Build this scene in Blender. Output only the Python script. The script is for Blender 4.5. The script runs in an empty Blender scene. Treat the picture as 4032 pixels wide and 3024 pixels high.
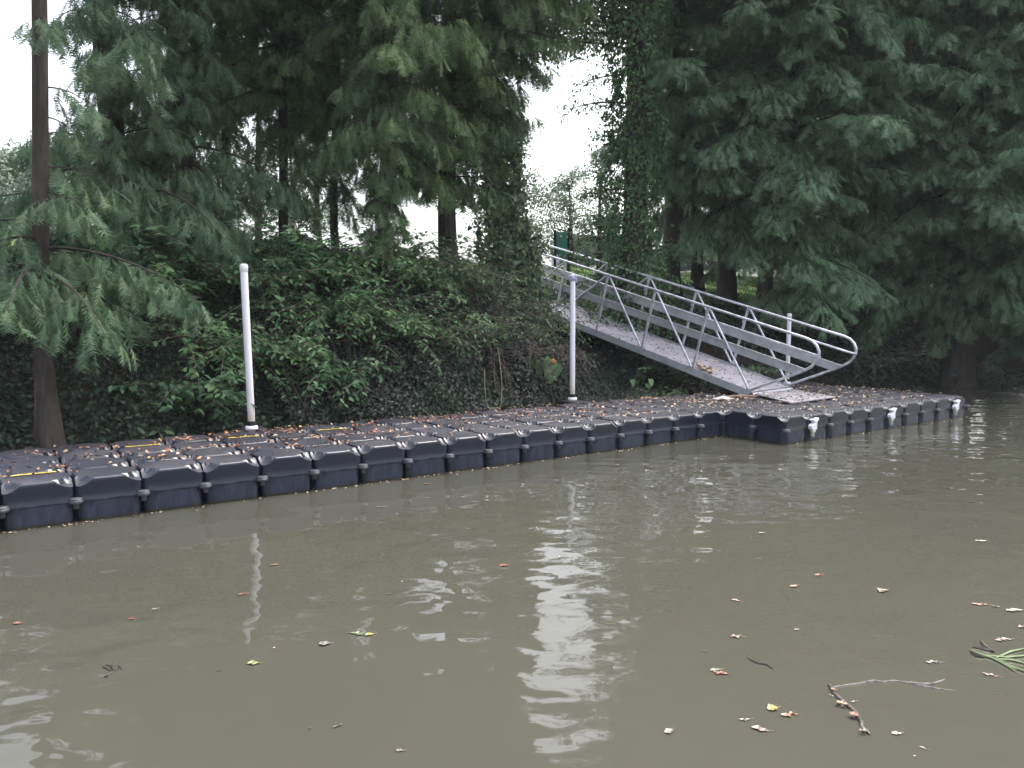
import bpy, math, random
import numpy as np
from mathutils import Vector, Matrix

C = bpy.context.scene.collection
SC = bpy.context.scene
R = math.radians

# ------------------------------------------------------------------ camera
cam_d = bpy.data.cameras.new("camera")
cam = bpy.data.objects.new("camera", cam_d)
C.objects.link(cam)
cam.location = (0, 0, 1.617)
cam.rotation_euler = (R(90 - 4.6458), R(0.12), 0)
cam_d.sensor_width = 36
cam_d.lens = 27.04
cam_d.clip_start = 0.05
cam_d.clip_end = 1000
SC.camera = cam

# ------------------------------------------------------------------ sky, sun, exposure
SUN_EL, SUN_AZ = R(60), R(42)          # azimuth clockwise from +Y
w = bpy.data.worlds.new("World")
SC.world = w
w.use_nodes = True
nt = w.node_tree
bg = nt.nodes["Background"]
sky = nt.nodes.new("ShaderNodeTexSky")
sky.sky_type = 'NISHITA'
sky.sun_disc = False
sky.sun_elevation = SUN_EL
sky.sun_rotation = SUN_AZ
sky.air_density = 1.0
sky.dust_density = 6.0
sky.ozone_density = 1.0
hs = nt.nodes.new("ShaderNodeHueSaturation")
hs.inputs["Saturation"].default_value = 0.45
nt.links.new(sky.outputs[0], hs.inputs["Color"])
# an overcast sky is brighter overhead than at the horizon
_tc = nt.nodes.new("ShaderNodeTexCoord")
_sp = nt.nodes.new("ShaderNodeSeparateXYZ")
nt.links.new(_tc.outputs["Generated"], _sp.inputs[0])
_mr = nt.nodes.new("ShaderNodeMapRange")
_mr.inputs[1].default_value = 0.0
_mr.inputs[2].default_value = 0.9
_mr.inputs[3].default_value = 1.0
_mr.inputs[4].default_value = 2.1
nt.links.new(_sp.outputs[2], _mr.inputs[0])
_vm = nt.nodes.new("ShaderNodeVectorMath")
_vm.operation = 'SCALE'
nt.links.new(hs.outputs[0], _vm.inputs[0])
nt.links.new(_mr.outputs[0], _vm.inputs["Scale"])
nt.links.new(_vm.outputs[0], bg.inputs["Color"])
bg.inputs["Strength"].default_value = 0.15
sl = bpy.data.lights.new("sun", 'SUN')
sl.energy = 0.75
sl.angle = R(25)
sl.color = (1.0, 0.97, 0.93)
so = bpy.data.objects.new("sun", sl)
C.objects.link(so)
sd = Vector((math.sin(SUN_AZ) * math.cos(SUN_EL), math.cos(SUN_AZ) * math.cos(SUN_EL), math.sin(SUN_EL)))
so.rotation_euler = sd.to_track_quat('Z', 'Y').to_euler()
so.location = (0, 0, 40)
SC.view_settings.view_transform = 'Standard'
SC.view_settings.look = 'None'
SC.view_settings.exposure = 1.4
SC.view_settings.gamma = 1.0
SC.view_settings.use_curve_mapping = False
SC.cycles.max_bounces = 5
SC.cycles.diffuse_bounces = 3
SC.cycles.glossy_bounces = 3
SC.cycles.transmission_bounces = 3
SC.cycles.transparent_max_bounces = 4

# ------------------------------------------------------------------ frames
DA = R(35.5376)
DO = np.array([-3.5259, 6.1145])
DD = np.array([math.cos(DA), math.sin(DA)])
DM = np.array([-math.sin(DA), math.cos(DA)])


def D2W(s, t, z=0.0):
    q = DO + s * DD + t * DM
    return np.array([q[0], q[1], z])


def W2D(x, y):
    q = np.array([x, y]) - DO
    return q @ DD, q @ DM


# ------------------------------------------------------------------ materials
def newmat(name):
    m = bpy.data.materials.new(name)
    m.use_nodes = True
    return m, m.node_tree, m.node_tree.nodes["Principled BSDF"]


def N(nt, t, **k):
    n = nt.nodes.new(t)
    for a, b in k.items():
        setattr(n, a, b)
    return n


def ramp(nt, src, stops):
    r = N(nt, "ShaderNodeValToRGB")
    e = r.color_ramp.elements
    while len(e) < len(stops):
        e.new(0.5)
    for i, (p, c) in enumerate(stops):
        e[i].position = p
        e[i].color = (*c, 1) if len(c) == 3 else c
    nt.links.new(src, r.inputs[0])
    return r


def noise(nt, scale, detail=3, rough=0.5, coord="Object", vec=None, stretch=None):
    if vec is None:
        tc = N(nt, "ShaderNodeTexCoord")
        vec = tc.outputs[coord]
    if stretch:
        mp = N(nt, "ShaderNodeMapping")
        mp.inputs["Scale"].default_value = stretch
        nt.links.new(vec, mp.inputs[0])
        vec = mp.outputs[0]
    n = N(nt, "ShaderNodeTexNoise")
    n.inputs["Scale"].default_value = scale
    n.inputs["Detail"].default_value = detail
    n.inputs["Roughness"].default_value = rough
    nt.links.new(vec, n.inputs["Vector"])
    return n


def geopos(nt):
    return N(nt, "ShaderNodeNewGeometry").outputs["Position"]


def simple(name, col, rough=0.6, metal=0.0, var=0.0, vscale=8, bump=0.0, bscale=60, spec=0.5):
    m, nt, b = newmat(name)
    b.inputs["Base Color"].default_value = (*col, 1)
    b.inputs["Roughness"].default_value = rough
    b.inputs["Metallic"].default_value = metal
    b.inputs["Specular IOR Level"].default_value = spec
    if var:
        n = noise(nt, vscale, 5, 0.6)
        lo = tuple(c * (1 - var) for c in col)
        hi = tuple(min(1, c * (1 + var)) for c in col)
        r = ramp(nt, n.outputs[0], [(0.3, lo), (0.7, hi)])
        nt.links.new(r.outputs[0], b.inputs["Base Color"])
    if bump:
        n = noise(nt, bscale, 3)
        bp = N(nt, "ShaderNodeBump")
        bp.inputs["Strength"].default_value = bump
        bp.inputs["Distance"].default_value = 0.01
        nt.links.new(n.outputs[0], bp.inputs["Height"])
        nt.links.new(bp.outputs[0], b.inputs["Normal"])
    return m


def leafmat(name, cols, scale=1.5, transl=0.35, rough=0.55, island=0.35, spec=0.25):
    """cols: stops dark .. light; clump colour from position noise, single leaves vary a little"""
    m, nt, b = newmat(name)
    n = noise(nt, scale, 4, 0.65, vec=geopos(nt))
    gi = N(nt, "ShaderNodeNewGeometry")
    mx = N(nt, "ShaderNodeMix")
    mx.data_type = 'FLOAT'
    mx.inputs[0].default_value = island
    nt.links.new(n.outputs[0], mx.inputs[2])
    nt.links.new(gi.outputs["Random Per Island"], mx.inputs[3])
    k = len(cols)
    r = ramp(nt, mx.outputs[0], [(0.25 + 0.5 * i / (k - 1), c) for i, c in enumerate(cols)])
    nt.links.new(r.outputs[0], b.inputs["Base Color"])
    b.inputs["Roughness"].default_value = rough
    b.inputs["Specular IOR Level"].default_value = spec
    tr = N(nt, "ShaderNodeBsdfTranslucent")
    nt.links.new(r.outputs[0], tr.inputs[0])
    ms = N(nt, "ShaderNodeMixShader")
    ms.inputs[0].default_value = transl
    nt.links.new(b.outputs[0], ms.inputs[1])
    nt.links.new(tr.outputs[0], ms.inputs[2])
    nt.links.new(ms.outputs[0], nt.nodes["Material Output"].inputs[0])
    return m


M = {}
M['cyp_dark'] = leafmat('needle_dark', [(.042, .085, .045), (.080, .145, .074), (.15, .215, .105)], 1.2)
M['cyp_mid'] = leafmat('needle_mid', [(.054, .105, .048), (.10, .175, .072), (.20, .265, .11)], 1.0)
M['cyp_right'] = leafmat('needle_right', [(.078, .142, .080), (.135, .225, .125), (.22, .32, .17)], 0.9)
M['broad'] = leafmat('broad_leaf', [(.044, .095, .047), (.075, .16, .068), (.15, .25, .095)], 2.0, island=0.5)
M['young'] = leafmat('young_leaf', [(.045, .10, .055), (.07, .15, .07), (.12, .21, .09)], 3.0, island=0.5)
M['vine'] = leafmat('vine_leaf', [(.05, .085, .05), (.08, .13, .07), (.15, .22, .09)], 2.0, island=0.5)
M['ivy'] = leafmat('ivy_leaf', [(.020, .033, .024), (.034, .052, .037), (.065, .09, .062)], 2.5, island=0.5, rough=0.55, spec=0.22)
M['dusty'] = leafmat('dusty_leaf', [(.030, .030, .026), (.052, .055, .048), (.10, .10, .09)], 2.0, island=0.6, transl=0.15)
M['far'] = leafmat('far_leaf', [(.06, .10, .06), (.10, .15, .09), (.17, .23, .14)], .6, island=0.5, transl=0.3)
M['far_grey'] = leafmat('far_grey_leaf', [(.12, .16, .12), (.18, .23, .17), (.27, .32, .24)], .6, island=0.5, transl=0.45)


def barkmat(name, a, b_, sc=6):
    m, nt, b = newmat(name)
    n = noise(nt, sc, 6, 0.65, stretch=(3, 3, .35))
    r = ramp(nt, n.outputs[0], [(0.3, a), (0.7, b_)])
    nt.links.new(r.outputs[0], b.inputs["Base Color"])
    b.inputs["Roughness"].default_value = 0.9
    b.inputs["Specular IOR Level"].default_value = 0.15
    bp = N(nt, "ShaderNodeBump")
    bp.inputs["Strength"].default_value = 0.8
    bp.inputs["Distance"].default_value = 0.03
    nt.links.new(n.outputs[0], bp.inputs["Height"])
    nt.links.new(bp.outputs[0], b.inputs["Normal"])
    return m


M['bark'] = barkmat('cypress_bark', (.030, .025, .022), (.085, .07, .06))
M['bark_red'] = barkmat('reddish_bark', (.035, .026, .022), (.095, .07, .058))
M['twig'] = simple('twig_bark', (.11, .085, .065), 0.9, var=.3)
M['stem_green'] = simple('green_stem', (.10, .12, .06), 0.7, var=.3)
M['drift'] = simple('wet_driftwood', (.045, .035, .03), 0.35, var=.9, vscale=14, bump=.5)


def dockmat():
    m, nt, b = newmat('moulded_dark_plastic')
    pos = geopos(nt)
    tc = N(nt, "ShaderNodeTexCoord")
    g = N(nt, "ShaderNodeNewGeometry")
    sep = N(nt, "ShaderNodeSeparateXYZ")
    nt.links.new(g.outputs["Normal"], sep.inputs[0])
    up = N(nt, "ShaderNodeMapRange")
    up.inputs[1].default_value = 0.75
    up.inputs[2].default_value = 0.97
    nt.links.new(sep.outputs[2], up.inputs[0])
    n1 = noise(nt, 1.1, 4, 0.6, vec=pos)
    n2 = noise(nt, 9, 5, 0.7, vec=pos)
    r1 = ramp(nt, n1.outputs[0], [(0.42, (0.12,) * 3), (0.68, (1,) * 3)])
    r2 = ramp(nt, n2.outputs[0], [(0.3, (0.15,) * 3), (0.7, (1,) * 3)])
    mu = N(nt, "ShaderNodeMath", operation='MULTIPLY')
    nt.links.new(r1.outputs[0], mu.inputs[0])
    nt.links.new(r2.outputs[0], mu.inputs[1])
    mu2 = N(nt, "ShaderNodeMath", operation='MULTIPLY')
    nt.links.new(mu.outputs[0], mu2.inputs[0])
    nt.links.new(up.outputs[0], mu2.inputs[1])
    # side faces: lighter and bluer below the seam, streaky
    sp = N(nt, "ShaderNodeSeparateXYZ")
    nt.links.new(pos, sp.inputs[0])
    n3 = noise(nt, 5, 5, 0.7, vec=pos, stretch=(3, 3, .6))
    lowz = N(nt, "ShaderNodeMapRange")
    lowz.inputs[1].default_value = 0.19
    lowz.inputs[2].default_value = 0.17
    nt.links.new(sp.outputs[2], lowz.inputs[0])
    r3 = ramp(nt, n3.outputs[0], [(0.35, (0.1,) * 3), (0.75, (1,) * 3)])
    mu3 = N(nt, "ShaderNodeMath", operation='MULTIPLY')
    nt.links.new(r3.outputs[0], mu3.inputs[0])
    nt.links.new(lowz.outputs[0], mu3.inputs[1])
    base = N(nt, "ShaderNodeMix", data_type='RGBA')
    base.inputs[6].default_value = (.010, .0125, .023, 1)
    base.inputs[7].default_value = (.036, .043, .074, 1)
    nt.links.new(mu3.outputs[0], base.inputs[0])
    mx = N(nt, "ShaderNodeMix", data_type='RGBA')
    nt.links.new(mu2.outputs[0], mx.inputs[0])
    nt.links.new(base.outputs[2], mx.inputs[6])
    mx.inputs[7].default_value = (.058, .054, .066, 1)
    # algae line at the water
    alg = N(nt, "ShaderNodeMapRange")
    alg.inputs[1].default_value = 0.035
    alg.inputs[2].default_value = 0.01
    nt.links.new(sp.outputs[2], alg.inputs[0])
    mx2 = N(nt, "ShaderNodeMix", data_type='RGBA')
    nt.links.new(alg.outputs[0], mx2.inputs[0])
    nt.links.new(mx.outputs[2], mx2.inputs[6])
    mx2.inputs[7].default_value = (.022, .022, .014, 1)
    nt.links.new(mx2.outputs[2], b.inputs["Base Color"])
    rr = N(nt, "ShaderNodeMapRange")
    rr.inputs[3].default_value = 0.27
    rr.inputs[4].default_value = 0.8
    nt.links.new(mu2.outputs[0], rr.inputs[0])
    ra = N(nt, "ShaderNodeMath", operation='MULTIPLY_ADD')
    nt.links.new(up.outputs[0], ra.inputs[0])
    ra.inputs[1].default_value = 0.26
    nt.links.new(rr.outputs[0], ra.inputs[2])
    nt.links.new(ra.outputs[0], b.inputs["Roughness"])
    # tread on the deck: small raised lozenges
    sx = N(nt, "ShaderNodeSeparateXYZ")
    nt.links.new(tc.outputs["Object"], sx.inputs[0])

    def sn(a, sgn):
        ad = N(nt, "ShaderNodeMath", operation='MULTIPLY_ADD')
        nt.links.new(sx.outputs[0], ad.inputs[0])
        ad.inputs[1].default_value = a
        mm = N(nt, "ShaderNodeMath", operation='MULTIPLY')
        nt.links.new(sx.outputs[1], mm.inputs[0])
        mm.inputs[1].default_value = sgn
        nt.links.new(mm.outputs[0], ad.inputs[2])
        s = N(nt, "ShaderNodeMath", operation='SINE')
        nt.links.new(ad.outputs[0], s.inputs[0])
        return s
    s1, s2 = sn(190, 190), sn(190, -190)
    pr = N(nt, "ShaderNodeMath", operation='MULTIPLY')
    nt.links.new(s1.outputs[0], pr.inputs[0])
    nt.links.new(s2.outputs[0], pr.inputs[1])
    pu = N(nt, "ShaderNodeMath", operation='MULTIPLY')
    nt.links.new(pr.outputs[0], pu.inputs[0])
    nt.links.new(up.outputs[0], pu.inputs[1])
    nb = noise(nt, 35, 3, 0.6, vec=pos)
    ad2 = N(nt, "ShaderNodeMath", operation='MULTIPLY_ADD')
    nt.links.new(nb.outputs[0], ad2.inputs[0])
    ad2.inputs[1].default_value = 0.5
    nt.links.new(pu.outputs[0], ad2.inputs[2])
    bp = N(nt, "ShaderNodeBump")
    bp.inputs["Strength"].default_value = 0.45
    bp.inputs["Distance"].default_value = 0.004
    nt.links.new(ad2.outputs[0], bp.inputs["Height"])
    nt.links.new(bp.outputs[0], b.inputs["Normal"])
    return m


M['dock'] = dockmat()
M['pin'] = simple('pin_plastic', (.045, .047, .055), 0.5, var=.4, vscale=40, bump=.3)
M['white'] = simple('white_plastic', (.78, .76, .82), 0.35, var=.06, vscale=20)
M['bolt'] = simple('weathered_bolt', (.42, .45, .34), 0.6, var=.3, vscale=60)
M['black'] = simple('black_rubber', (.012, .012, .014), 0.6)
M['yellow'] = simple('yellow_label', (.62, .45, .06), 0.5, var=.2, vscale=40)
M['ink'] = simple('label_ink', (.12, .10, .03), 0.6)


def pvcmat():
    m, nt, b = newmat('white_pvc')
    tc = N(nt, "ShaderNodeTexCoord")
    sp = N(nt, "ShaderNodeSeparateXYZ")
    nt.links.new(tc.outputs["Object"], sp.inputs[0])
    n = noise(nt, 6, 5, 0.6, stretch=(4, 4, .7))
    ad = N(nt, "ShaderNodeMath", operation='MULTIPLY_ADD')
    nt.links.new(n.outputs[0], ad.inputs[0])
    ad.inputs[1].default_value = -0.25
    nt.links.new(sp.outputs[2], ad.inputs[2])
    r = ramp(nt, ad.outputs[0], [(0.0, (.50, .45, .38)), (0.12, (.66, .62, .60)), (0.42, (.72, .70, .75)), (0.7, (.78, .76, .84))])
    nt.links.new(r.outputs[0], b.inputs["Base Color"])
    b.inputs["Roughness"].default_value = 0.4
    return m


M['pvc'] = pvcmat()
M['alu'] = simple('weathered_aluminium', (.55, .55, .60), 0.42, metal=0.5, var=.38, vscale=7, bump=.15, bscale=30)
M['alu_dull'] = simple('dull_aluminium', (.40, .41, .43), 0.6, metal=0.3, var=.25, vscale=5, bump=.2, bscale=25)


def deckmat():
    m, nt, b = newmat('gritty_grey_deck')
    n = noise(nt, 3.5, 6, 0.7)
    n2 = noise(nt, 40, 3, 0.6)
    r = ramp(nt, n.outputs[0], [(0.3, (.24, .22, .235)), (0.55, (.35, .33, .365)), (0.8, (.42, .40, .44))])
    r2 = ramp(nt, n2.outputs[0], [(0.35, (.72, .70, .66)), (0.6, (1, 1, 1))])
    mx = N(nt, "ShaderNodeMix", data_type='RGBA', blend_type='MULTIPLY')
    mx.inputs[0].default_value = 1
    nt.links.new(r.outputs[0], mx.inputs[6])
    nt.links.new(r2.outputs[0], mx.inputs[7])
    nt.links.new(mx.outputs[2], b.inputs["Base Color"])
    b.inputs["Roughness"].default_value = 0.85
    return m


M['deck'] = deckmat()
M['board'] = simple('old_timber', (.20, .14, .10), 0.85, var=.4, vscale=10)
M['landing'] = simple('mossy_concrete', (.17, .15, .12), 0.9, var=.35, vscale=5)


def littermat(name, cols):
    m, nt, b = newmat(name)
    g = N(nt, "ShaderNodeNewGeometry")
    r = ramp(nt, g.outputs["Random Per Island"], [(i / (len(cols) - 1), c) for i, c in enumerate(cols)])
    nt.links.new(r.outputs[0], b.inputs["Base Color"])
    b.inputs["Roughness"].default_value = 0.7
    return m


M['litter_brown'] = littermat('brown_litter', [(.11, .05, .027), (.25, .10, .045), (.38, .16, .07), (.44, .27, .15), (.16, .07, .04)])
M['litter_tan'] = littermat('tan_litter', [(.26, .17, .10), (.48, .36, .24), (.55, .45, .32), (.32, .18, .10), (.60, .46, .28)])
M['specks'] = littermat('fine_debris', [(.16, .12, .10), (.24, .18, .14), (.10, .07, .05)])


def watermat():
    m, nt, b = newmat('muddy_water')
    pos = geopos(nt)
    n = noise(nt, 0.25, 3, 0.5, vec=pos, stretch=(.5, 1, 1))
    r = ramp(nt, n.outputs[0], [(0.3, (.0445, .0440, .0345)), (0.7, (.053, .0525, .0410))])
    nt.links.new(r.outputs[0], b.inputs["Base Color"])
    b.inputs["Roughness"].default_value = 0.025
    b.inputs["IOR"].default_value = 1.333
    # long lazy undulation + patches of fine ripples
    big = noise(nt, 1.1, 1.0, 0.4, vec=pos, stretch=(.7, 1.3, 1))
    mid = noise(nt, 3.3, 1.6, 0.42, vec=pos, stretch=(.85, 1.1, 1))
    patch = noise(nt, 0.32, 2, 0.5, vec=pos)
    pr = N(nt, "ShaderNodeMapRange")
    pr.inputs[1].default_value = 0.42
    pr.inputs[2].default_value = 0.62
    pr.inputs[3].default_value = 0.25
    pr.inputs[4].default_value = 1.0
    nt.links.new(patch.outputs[0], pr.inputs[0])
    mm = N(nt, "ShaderNodeMath", operation='MULTIPLY')
    nt.links.new(mid.outputs[0], mm.inputs[0])
    nt.links.new(pr.outputs[0], mm.inputs[1])
    b1 = N(nt, "ShaderNodeBump")
    b1.inputs["Strength"].default_value = 1.0
    b1.inputs["Distance"].default_value = 0.021
    nt.links.new(big.outputs[0], b1.inputs["Height"])
    b2 = N(nt, "ShaderNodeBump")
    b2.inputs["Strength"].default_value = 1.0
    b2.inputs["Distance"].default_value = 0.030
    nt.links.new(mm.outputs[0], b2.inputs["Height"])
    nt.links.new(b1.outputs[0], b2.inputs["Normal"])
    nt.links.new(b2.outputs[0], b.inputs["Normal"])
    return m


M['water'] = watermat()


def groundmat():
    m, nt, b = newmat('bank_soil_and_lawn')
    pos = geopos(nt)
    sp = N(nt, "ShaderNodeSeparateXYZ")
    nt.links.new(pos, sp.inputs[0])
    n = noise(nt, 2.5, 6, 0.7, vec=pos)
    soil = ramp(nt, n.outputs[0], [(0.3, (.022, .018, .014)), (0.7, (.06, .048, .036))])
    n2 = noise(nt, 5, 5, 0.7, vec=pos)
    grass = ramp(nt, n2.outputs[0], [(0.3, (.045, .085, .03)), (0.7, (.10, .16, .05))])
    zr = N(nt, "ShaderNodeMapRange")
    zr.inputs[1].default_value = 1.7
    zr.inputs[2].default_value = 2.2
    ad = N(nt, "ShaderNodeMath", operation='MULTIPLY_ADD')
    nt.links.new(n.outputs[0], ad.inputs[0])
    ad.inputs[1].default_value = 0.5
    nt.links.new(sp.outputs[2], ad.inputs[2])
    nt.links.new(ad.outputs[0], zr.inputs[0])
    mx = N(nt, "ShaderNodeMix", data_type='RGBA')
    nt.links.new(zr.outputs[0], mx.inputs[0])
    nt.links.new(soil.outputs[0], mx.inputs[6])
    nt.links.new(grass.outputs[0], mx.inputs[7])
    nt.links.new(mx.outputs[2], b.inputs["Base Color"])
    b.inputs["Roughness"].default_value = 0.95
    b.inputs["Specular IOR Level"].default_value = 0.1
    return m


M['ground'] = groundmat()
M['grass'] = leafmat('grass_blade', [(.04, .075, .022), (.07, .12, .035), (.11, .17, .05)], 2.0, island=0.5)
M['road'] = simple('pale_asphalt', (.22, .22, .22), 0.9, var=.15)
M['sign'] = simple('green_sign_paint', (.03, .22, .15), 0.5, var=.1)
M['signpost'] = simple('dark_post', (.02, .017, .02), 0.7)
M['carpaint'] = simple('blue_grey_car_paint', (.20, .23, .32), 0.25, metal=.3)
M['carpaint2'] = simple('dark_car_paint', (.07, .08, .10), 0.25, metal=.3)
M['glass'] = simple('car_glass', (.02, .025, .03), 0.05)
M['tyre'] = simple('tyre_rubber', (.02, .02, .02), 0.8)
M['rim'] = simple('wheel_rim', (.4, .4, .42), 0.35, metal=.8)
M['red'] = simple('red_lamp', (.45, .03, .03), 0.3)
M['orange'] = simple('orange_flower', (.45, .19, .04), 0.6, var=.2)
M['rope'] = simple('yellow_cord', (.30, .27, .15), 0.8)


# ------------------------------------------------------------------ object helpers
def npmesh(name, V, F, mat, parent=None, smooth=False, empty_ok=False):
    """V (n,3) float, F (m,3) or (m,4) int array (or list of them)"""
    me = bpy.data.meshes.new(name)
    V = np.asarray(V, dtype=np.float32)
    Fs = F if isinstance(F, list) else [F]
    Fs = [np.asarray(f, dtype=np.int32) for f in Fs if len(f)]
    me.vertices.add(len(V))
    me.vertices.foreach_set("co", V.ravel())
    nl = sum(f.size for f in Fs)
    me.loops.add(nl)
    me.loops.foreach_set("vertex_index", np.concatenate([f.ravel() for f in Fs]))
    nf = sum(len(f) for f in Fs)
    me.polygons.add(nf)
    tot = np.concatenate([np.full(len(f), f.shape[1], dtype=np.int32) for f in Fs])
    st = np.concatenate([[0], np.cumsum(tot)[:-1]]).astype(np.int32)
    me.polygons.foreach_set("loop_start", st)
    if smooth:
        me.polygons.foreach_set("use_smooth", np.ones(nf, dtype=bool))
    me.update(calc_edges=True)
    me.validate()
    me.materials.append(mat)
    o = bpy.data.objects.new(name, me)
    C.objects.link(o)
    if parent is not None:
        o.parent = parent
    return o


def tag(o, label=None, cat=None, group=None, kind=None):
    if label:
        o['label'] = label
    if cat:
        o['category'] = cat
    if group:
        o['group'] = group
    if kind:
        o['kind'] = kind
    return o


def empty(name, loc=(0, 0, 0), label=None, cat=None, group=None, rot=(0, 0, 0)):
    o = bpy.data.objects.new(name, None)
    C.objects.link(o)
    o.empty_display_size = 0.2
    o.location = loc
    o.rotation_euler = rot
    return tag(o, label, cat, group)


class MB:
    """collects polygons, builds one mesh"""
    def __init__(s):
        s.v = []
        s.f = []

    def add(s, vs, fs):
        k = len(s.v)
        s.v += [tuple(map(float, p)) for p in vs]
        s.f += [tuple(i + k for i in f) for f in fs]

    def box(s, x0, x1, y0, y1, z0, z1, b=0.0):
        if b <= 0:
            vs = [(x, y, z) for z in (z0, z1) for y in (y0, y1) for x in (x0, x1)]
            s.add(vs, [(0, 2, 3, 1), (4, 5, 7, 6), (0, 1, 5, 4), (2, 6, 7, 3), (0, 4, 6, 2), (1, 3, 7, 5)])
            return
        rings = []
        for z, i in ((z0, b), (z0 + b, 0), (z1 - b, 0), (z1, b)):
            rings.append([(x0 + i, y0 + b, z), (x0 + b, y0 + i, z), (x1 - b, y0 + i, z), (x1 - i, y0 + b, z),
                          (x1 - i, y1 - b, z), (x1 - b, y1 - i, z), (x0 + b, y1 - i, z), (x0 + i, y1 - b, z)])
        vs = [p for r in rings for p in r]
        fs = []
        for k in range(3):
            for i in range(8):
                j = (i + 1) % 8
                fs.append((k * 8 + i, k * 8 + j, k * 8 + 8 + j, k * 8 + 8 + i))
        fs.append(tuple(range(7, -1, -1)))
        fs.append(tuple(range(24, 32)))
        s.add(vs, fs)

    def tube(s, pts, rad, seg=10, cap=True):
        pts = [np.asarray(p, float) for p in pts]
        n = len(pts)
        if not hasattr(rad, '__len__'):
            rad = [rad] * n
        up = None
        rings = []
        for i in range(n):
            d = pts[min(i + 1, n - 1)] - pts[max(i - 1, 0)]
            d = d / (np.linalg.norm(d) + 1e-9)
            if up is None:
                a = np.array([0, 0, 1.0]) if abs(d[2]) < .9 else np.array([1.0, 0, 0])
                up = np.cross(d, a)
            up = up - d * (up @ d)
            up /= np.linalg.norm(up) + 1e-9
            e2 = np.cross(d, up)
            rings += [pts[i] + rad[i] * (math.cos(2 * math.pi * k / seg) * up + math.sin(2 * math.pi * k / seg) * e2) for k in range(seg)]
        fs = []
        for i in range(n - 1):
            for k in range(seg):
                j = (k + 1) % seg
                fs.append((i * seg + k, i * seg + j, i * seg + seg + j, i * seg + seg + k))
        if cap:
            fs.append(tuple(range(seg - 1, -1, -1)))
            fs.append(tuple(range((n - 1) * seg, n * seg)))
        s.add(rings, fs)

    def lathe(s, prof, seg=24, c=(0, 0)):
        vs = [(c[0] + r * math.cos(2 * math.pi * k / seg), c[1] + r * math.sin(2 * math.pi * k / seg), z) for r, z in prof for k in range(seg)]
        fs = []
        for i in range(len(prof) - 1):
            for k in range(seg):
                j = (k + 1) % seg
                fs.append((i * seg + k, i * seg + j, i * seg + seg + j, i * seg + seg + k))
        fs.append(tuple(range(seg - 1, -1, -1)))
        fs.append(tuple(range((len(prof) - 1) * seg, len(prof) * seg)))
        s.add(vs, fs)

    def prism(s, poly, y0, y1):
        """poly in (x,z), extruded in y"""
        n = len(poly)
        vs = [(x, y0, z) for x, z in poly] + [(x, y1, z) for x, z in poly]
        fs = [(i, (i + 1) % n, n + (i + 1) % n, n + i) for i in range(n)]
        fs += [tuple(range(n - 1, -1, -1)), tuple(range(n, 2 * n))]
        s.add(vs, fs)

    def build(s, name, mat, parent=None, smooth=False, sharp=50):
        me = bpy.data.meshes.new(name)
        me.from_pydata(s.v, [], s.f)
        me.update()
        if smooth:
            me.polygons.foreach_set("use_smooth", [True] * len(me.polygons))
            try:
                me.set_sharp_from_angle(angle=R(sharp))
            except Exception:
                pass
        me.materials.append(mat)
        o = bpy.data.objects.new(name, me)
        C.objects.link(o)
        if parent is not None:
            o.parent = parent
        return o


class Cloud:
    """many copies of leaf templates -> one mesh (numpy)"""
    def __init__(s):
        s.V = []
        s.F = []
        s.n = 0

    def put(s, TV, TF, P, X, Y, Z, S):
        """P (k,3) positions; X,Y,Z (k,3) axes; S (k,) or (k,3) scale"""
        P = np.asarray(P)
        k = len(P)
        if k == 0:
            return
        S = np.asarray(S, float)
        if S.ndim == 1:
            S = S[:, None]
        S = np.broadcast_to(S, (k, 3))
        V = (P[:, None, :] + TV[None, :, 0:1] * (X * S[:, 0:1])[:, None, :]
             + TV[None, :, 1:2] * (Y * S[:, 1:2])[:, None, :]
             + TV[None, :, 2:3] * (Z * S[:, 2:3])[:, None, :])
        F = TF[None] + (s.n + np.arange(k) * len(TV))[:, None, None]
        s.V.append(V.reshape(-1, 3))
        s.F.append(F.reshape(-1, TF.shape[1]))
        s.n += k * len(TV)

    def build(s, name, mat, parent=None, origin=(0, 0, 0)):
        if not s.V:
            s.V = [np.zeros((3, 3))]
            s.F = [np.array([[0, 1, 2]])]
        V = np.concatenate(s.V) - np.asarray(origin)[None]
        return npmesh(name, V, np.concatenate(s.F), mat, parent)


def unit(v):
    return v / (np.linalg.norm(v, axis=-1, keepdims=True) + 1e-9)


def axes_from(dirs, rng, roll=0.5, upv=(0, 0, 1)):
    X = unit(dirs)
    U = np.tile(np.array(upv, float), (len(X), 1)) + rng.normal(0, roll, X.shape)
    Y = unit(np.cross(U, X))
    Z = np.cross(X, Y)
    return X, Y, Z


# ------------------------------------------------------------------ leaf templates
def frond_template(npair=11, seed=1, droop=0.25):
    r = np.random.default_rng(seed)
    V, F = [], []

    def tri(a, b, c):
        k = len(V)
        V.extend([a, b, c])
        F.append((k, k + 1, k + 2))
    for i in range(npair):
        x = 0.08 + 0.88 * i / npair
        L = 0.34 * math.sin(math.pi * min(1, 0.22 + 0.78 * (1 - i / npair))) + 0.08
        for sg in (-1, 1):
            a = R(52 + r.uniform(-12, 12))
            l = L * r.uniform(.7, 1.15)
            xx = x + r.uniform(-.02, .02)
            z0 = -droop * xx * xx
            d = (math.cos(a) * l, sg * math.sin(a) * l)
            wv = 0.036
            tri((xx - wv, 0, z0), (xx + wv, 0, z0), (xx + d[0], d[1], z0 - droop * .6 * l + r.uniform(-.03, .03)))
    tri((0, -.012, 0), (0, .012, 0), (1.05, 0, -droop * 1.1))
    return np.array(V), np.array(F)


FR = [frond_template(11, i, d) for i, d in ((1, .2), (2, .35), (3, .1))]
FRS = [frond_template(6, i, d) for i, d in ((4, .3), (5, .15))]
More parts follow.
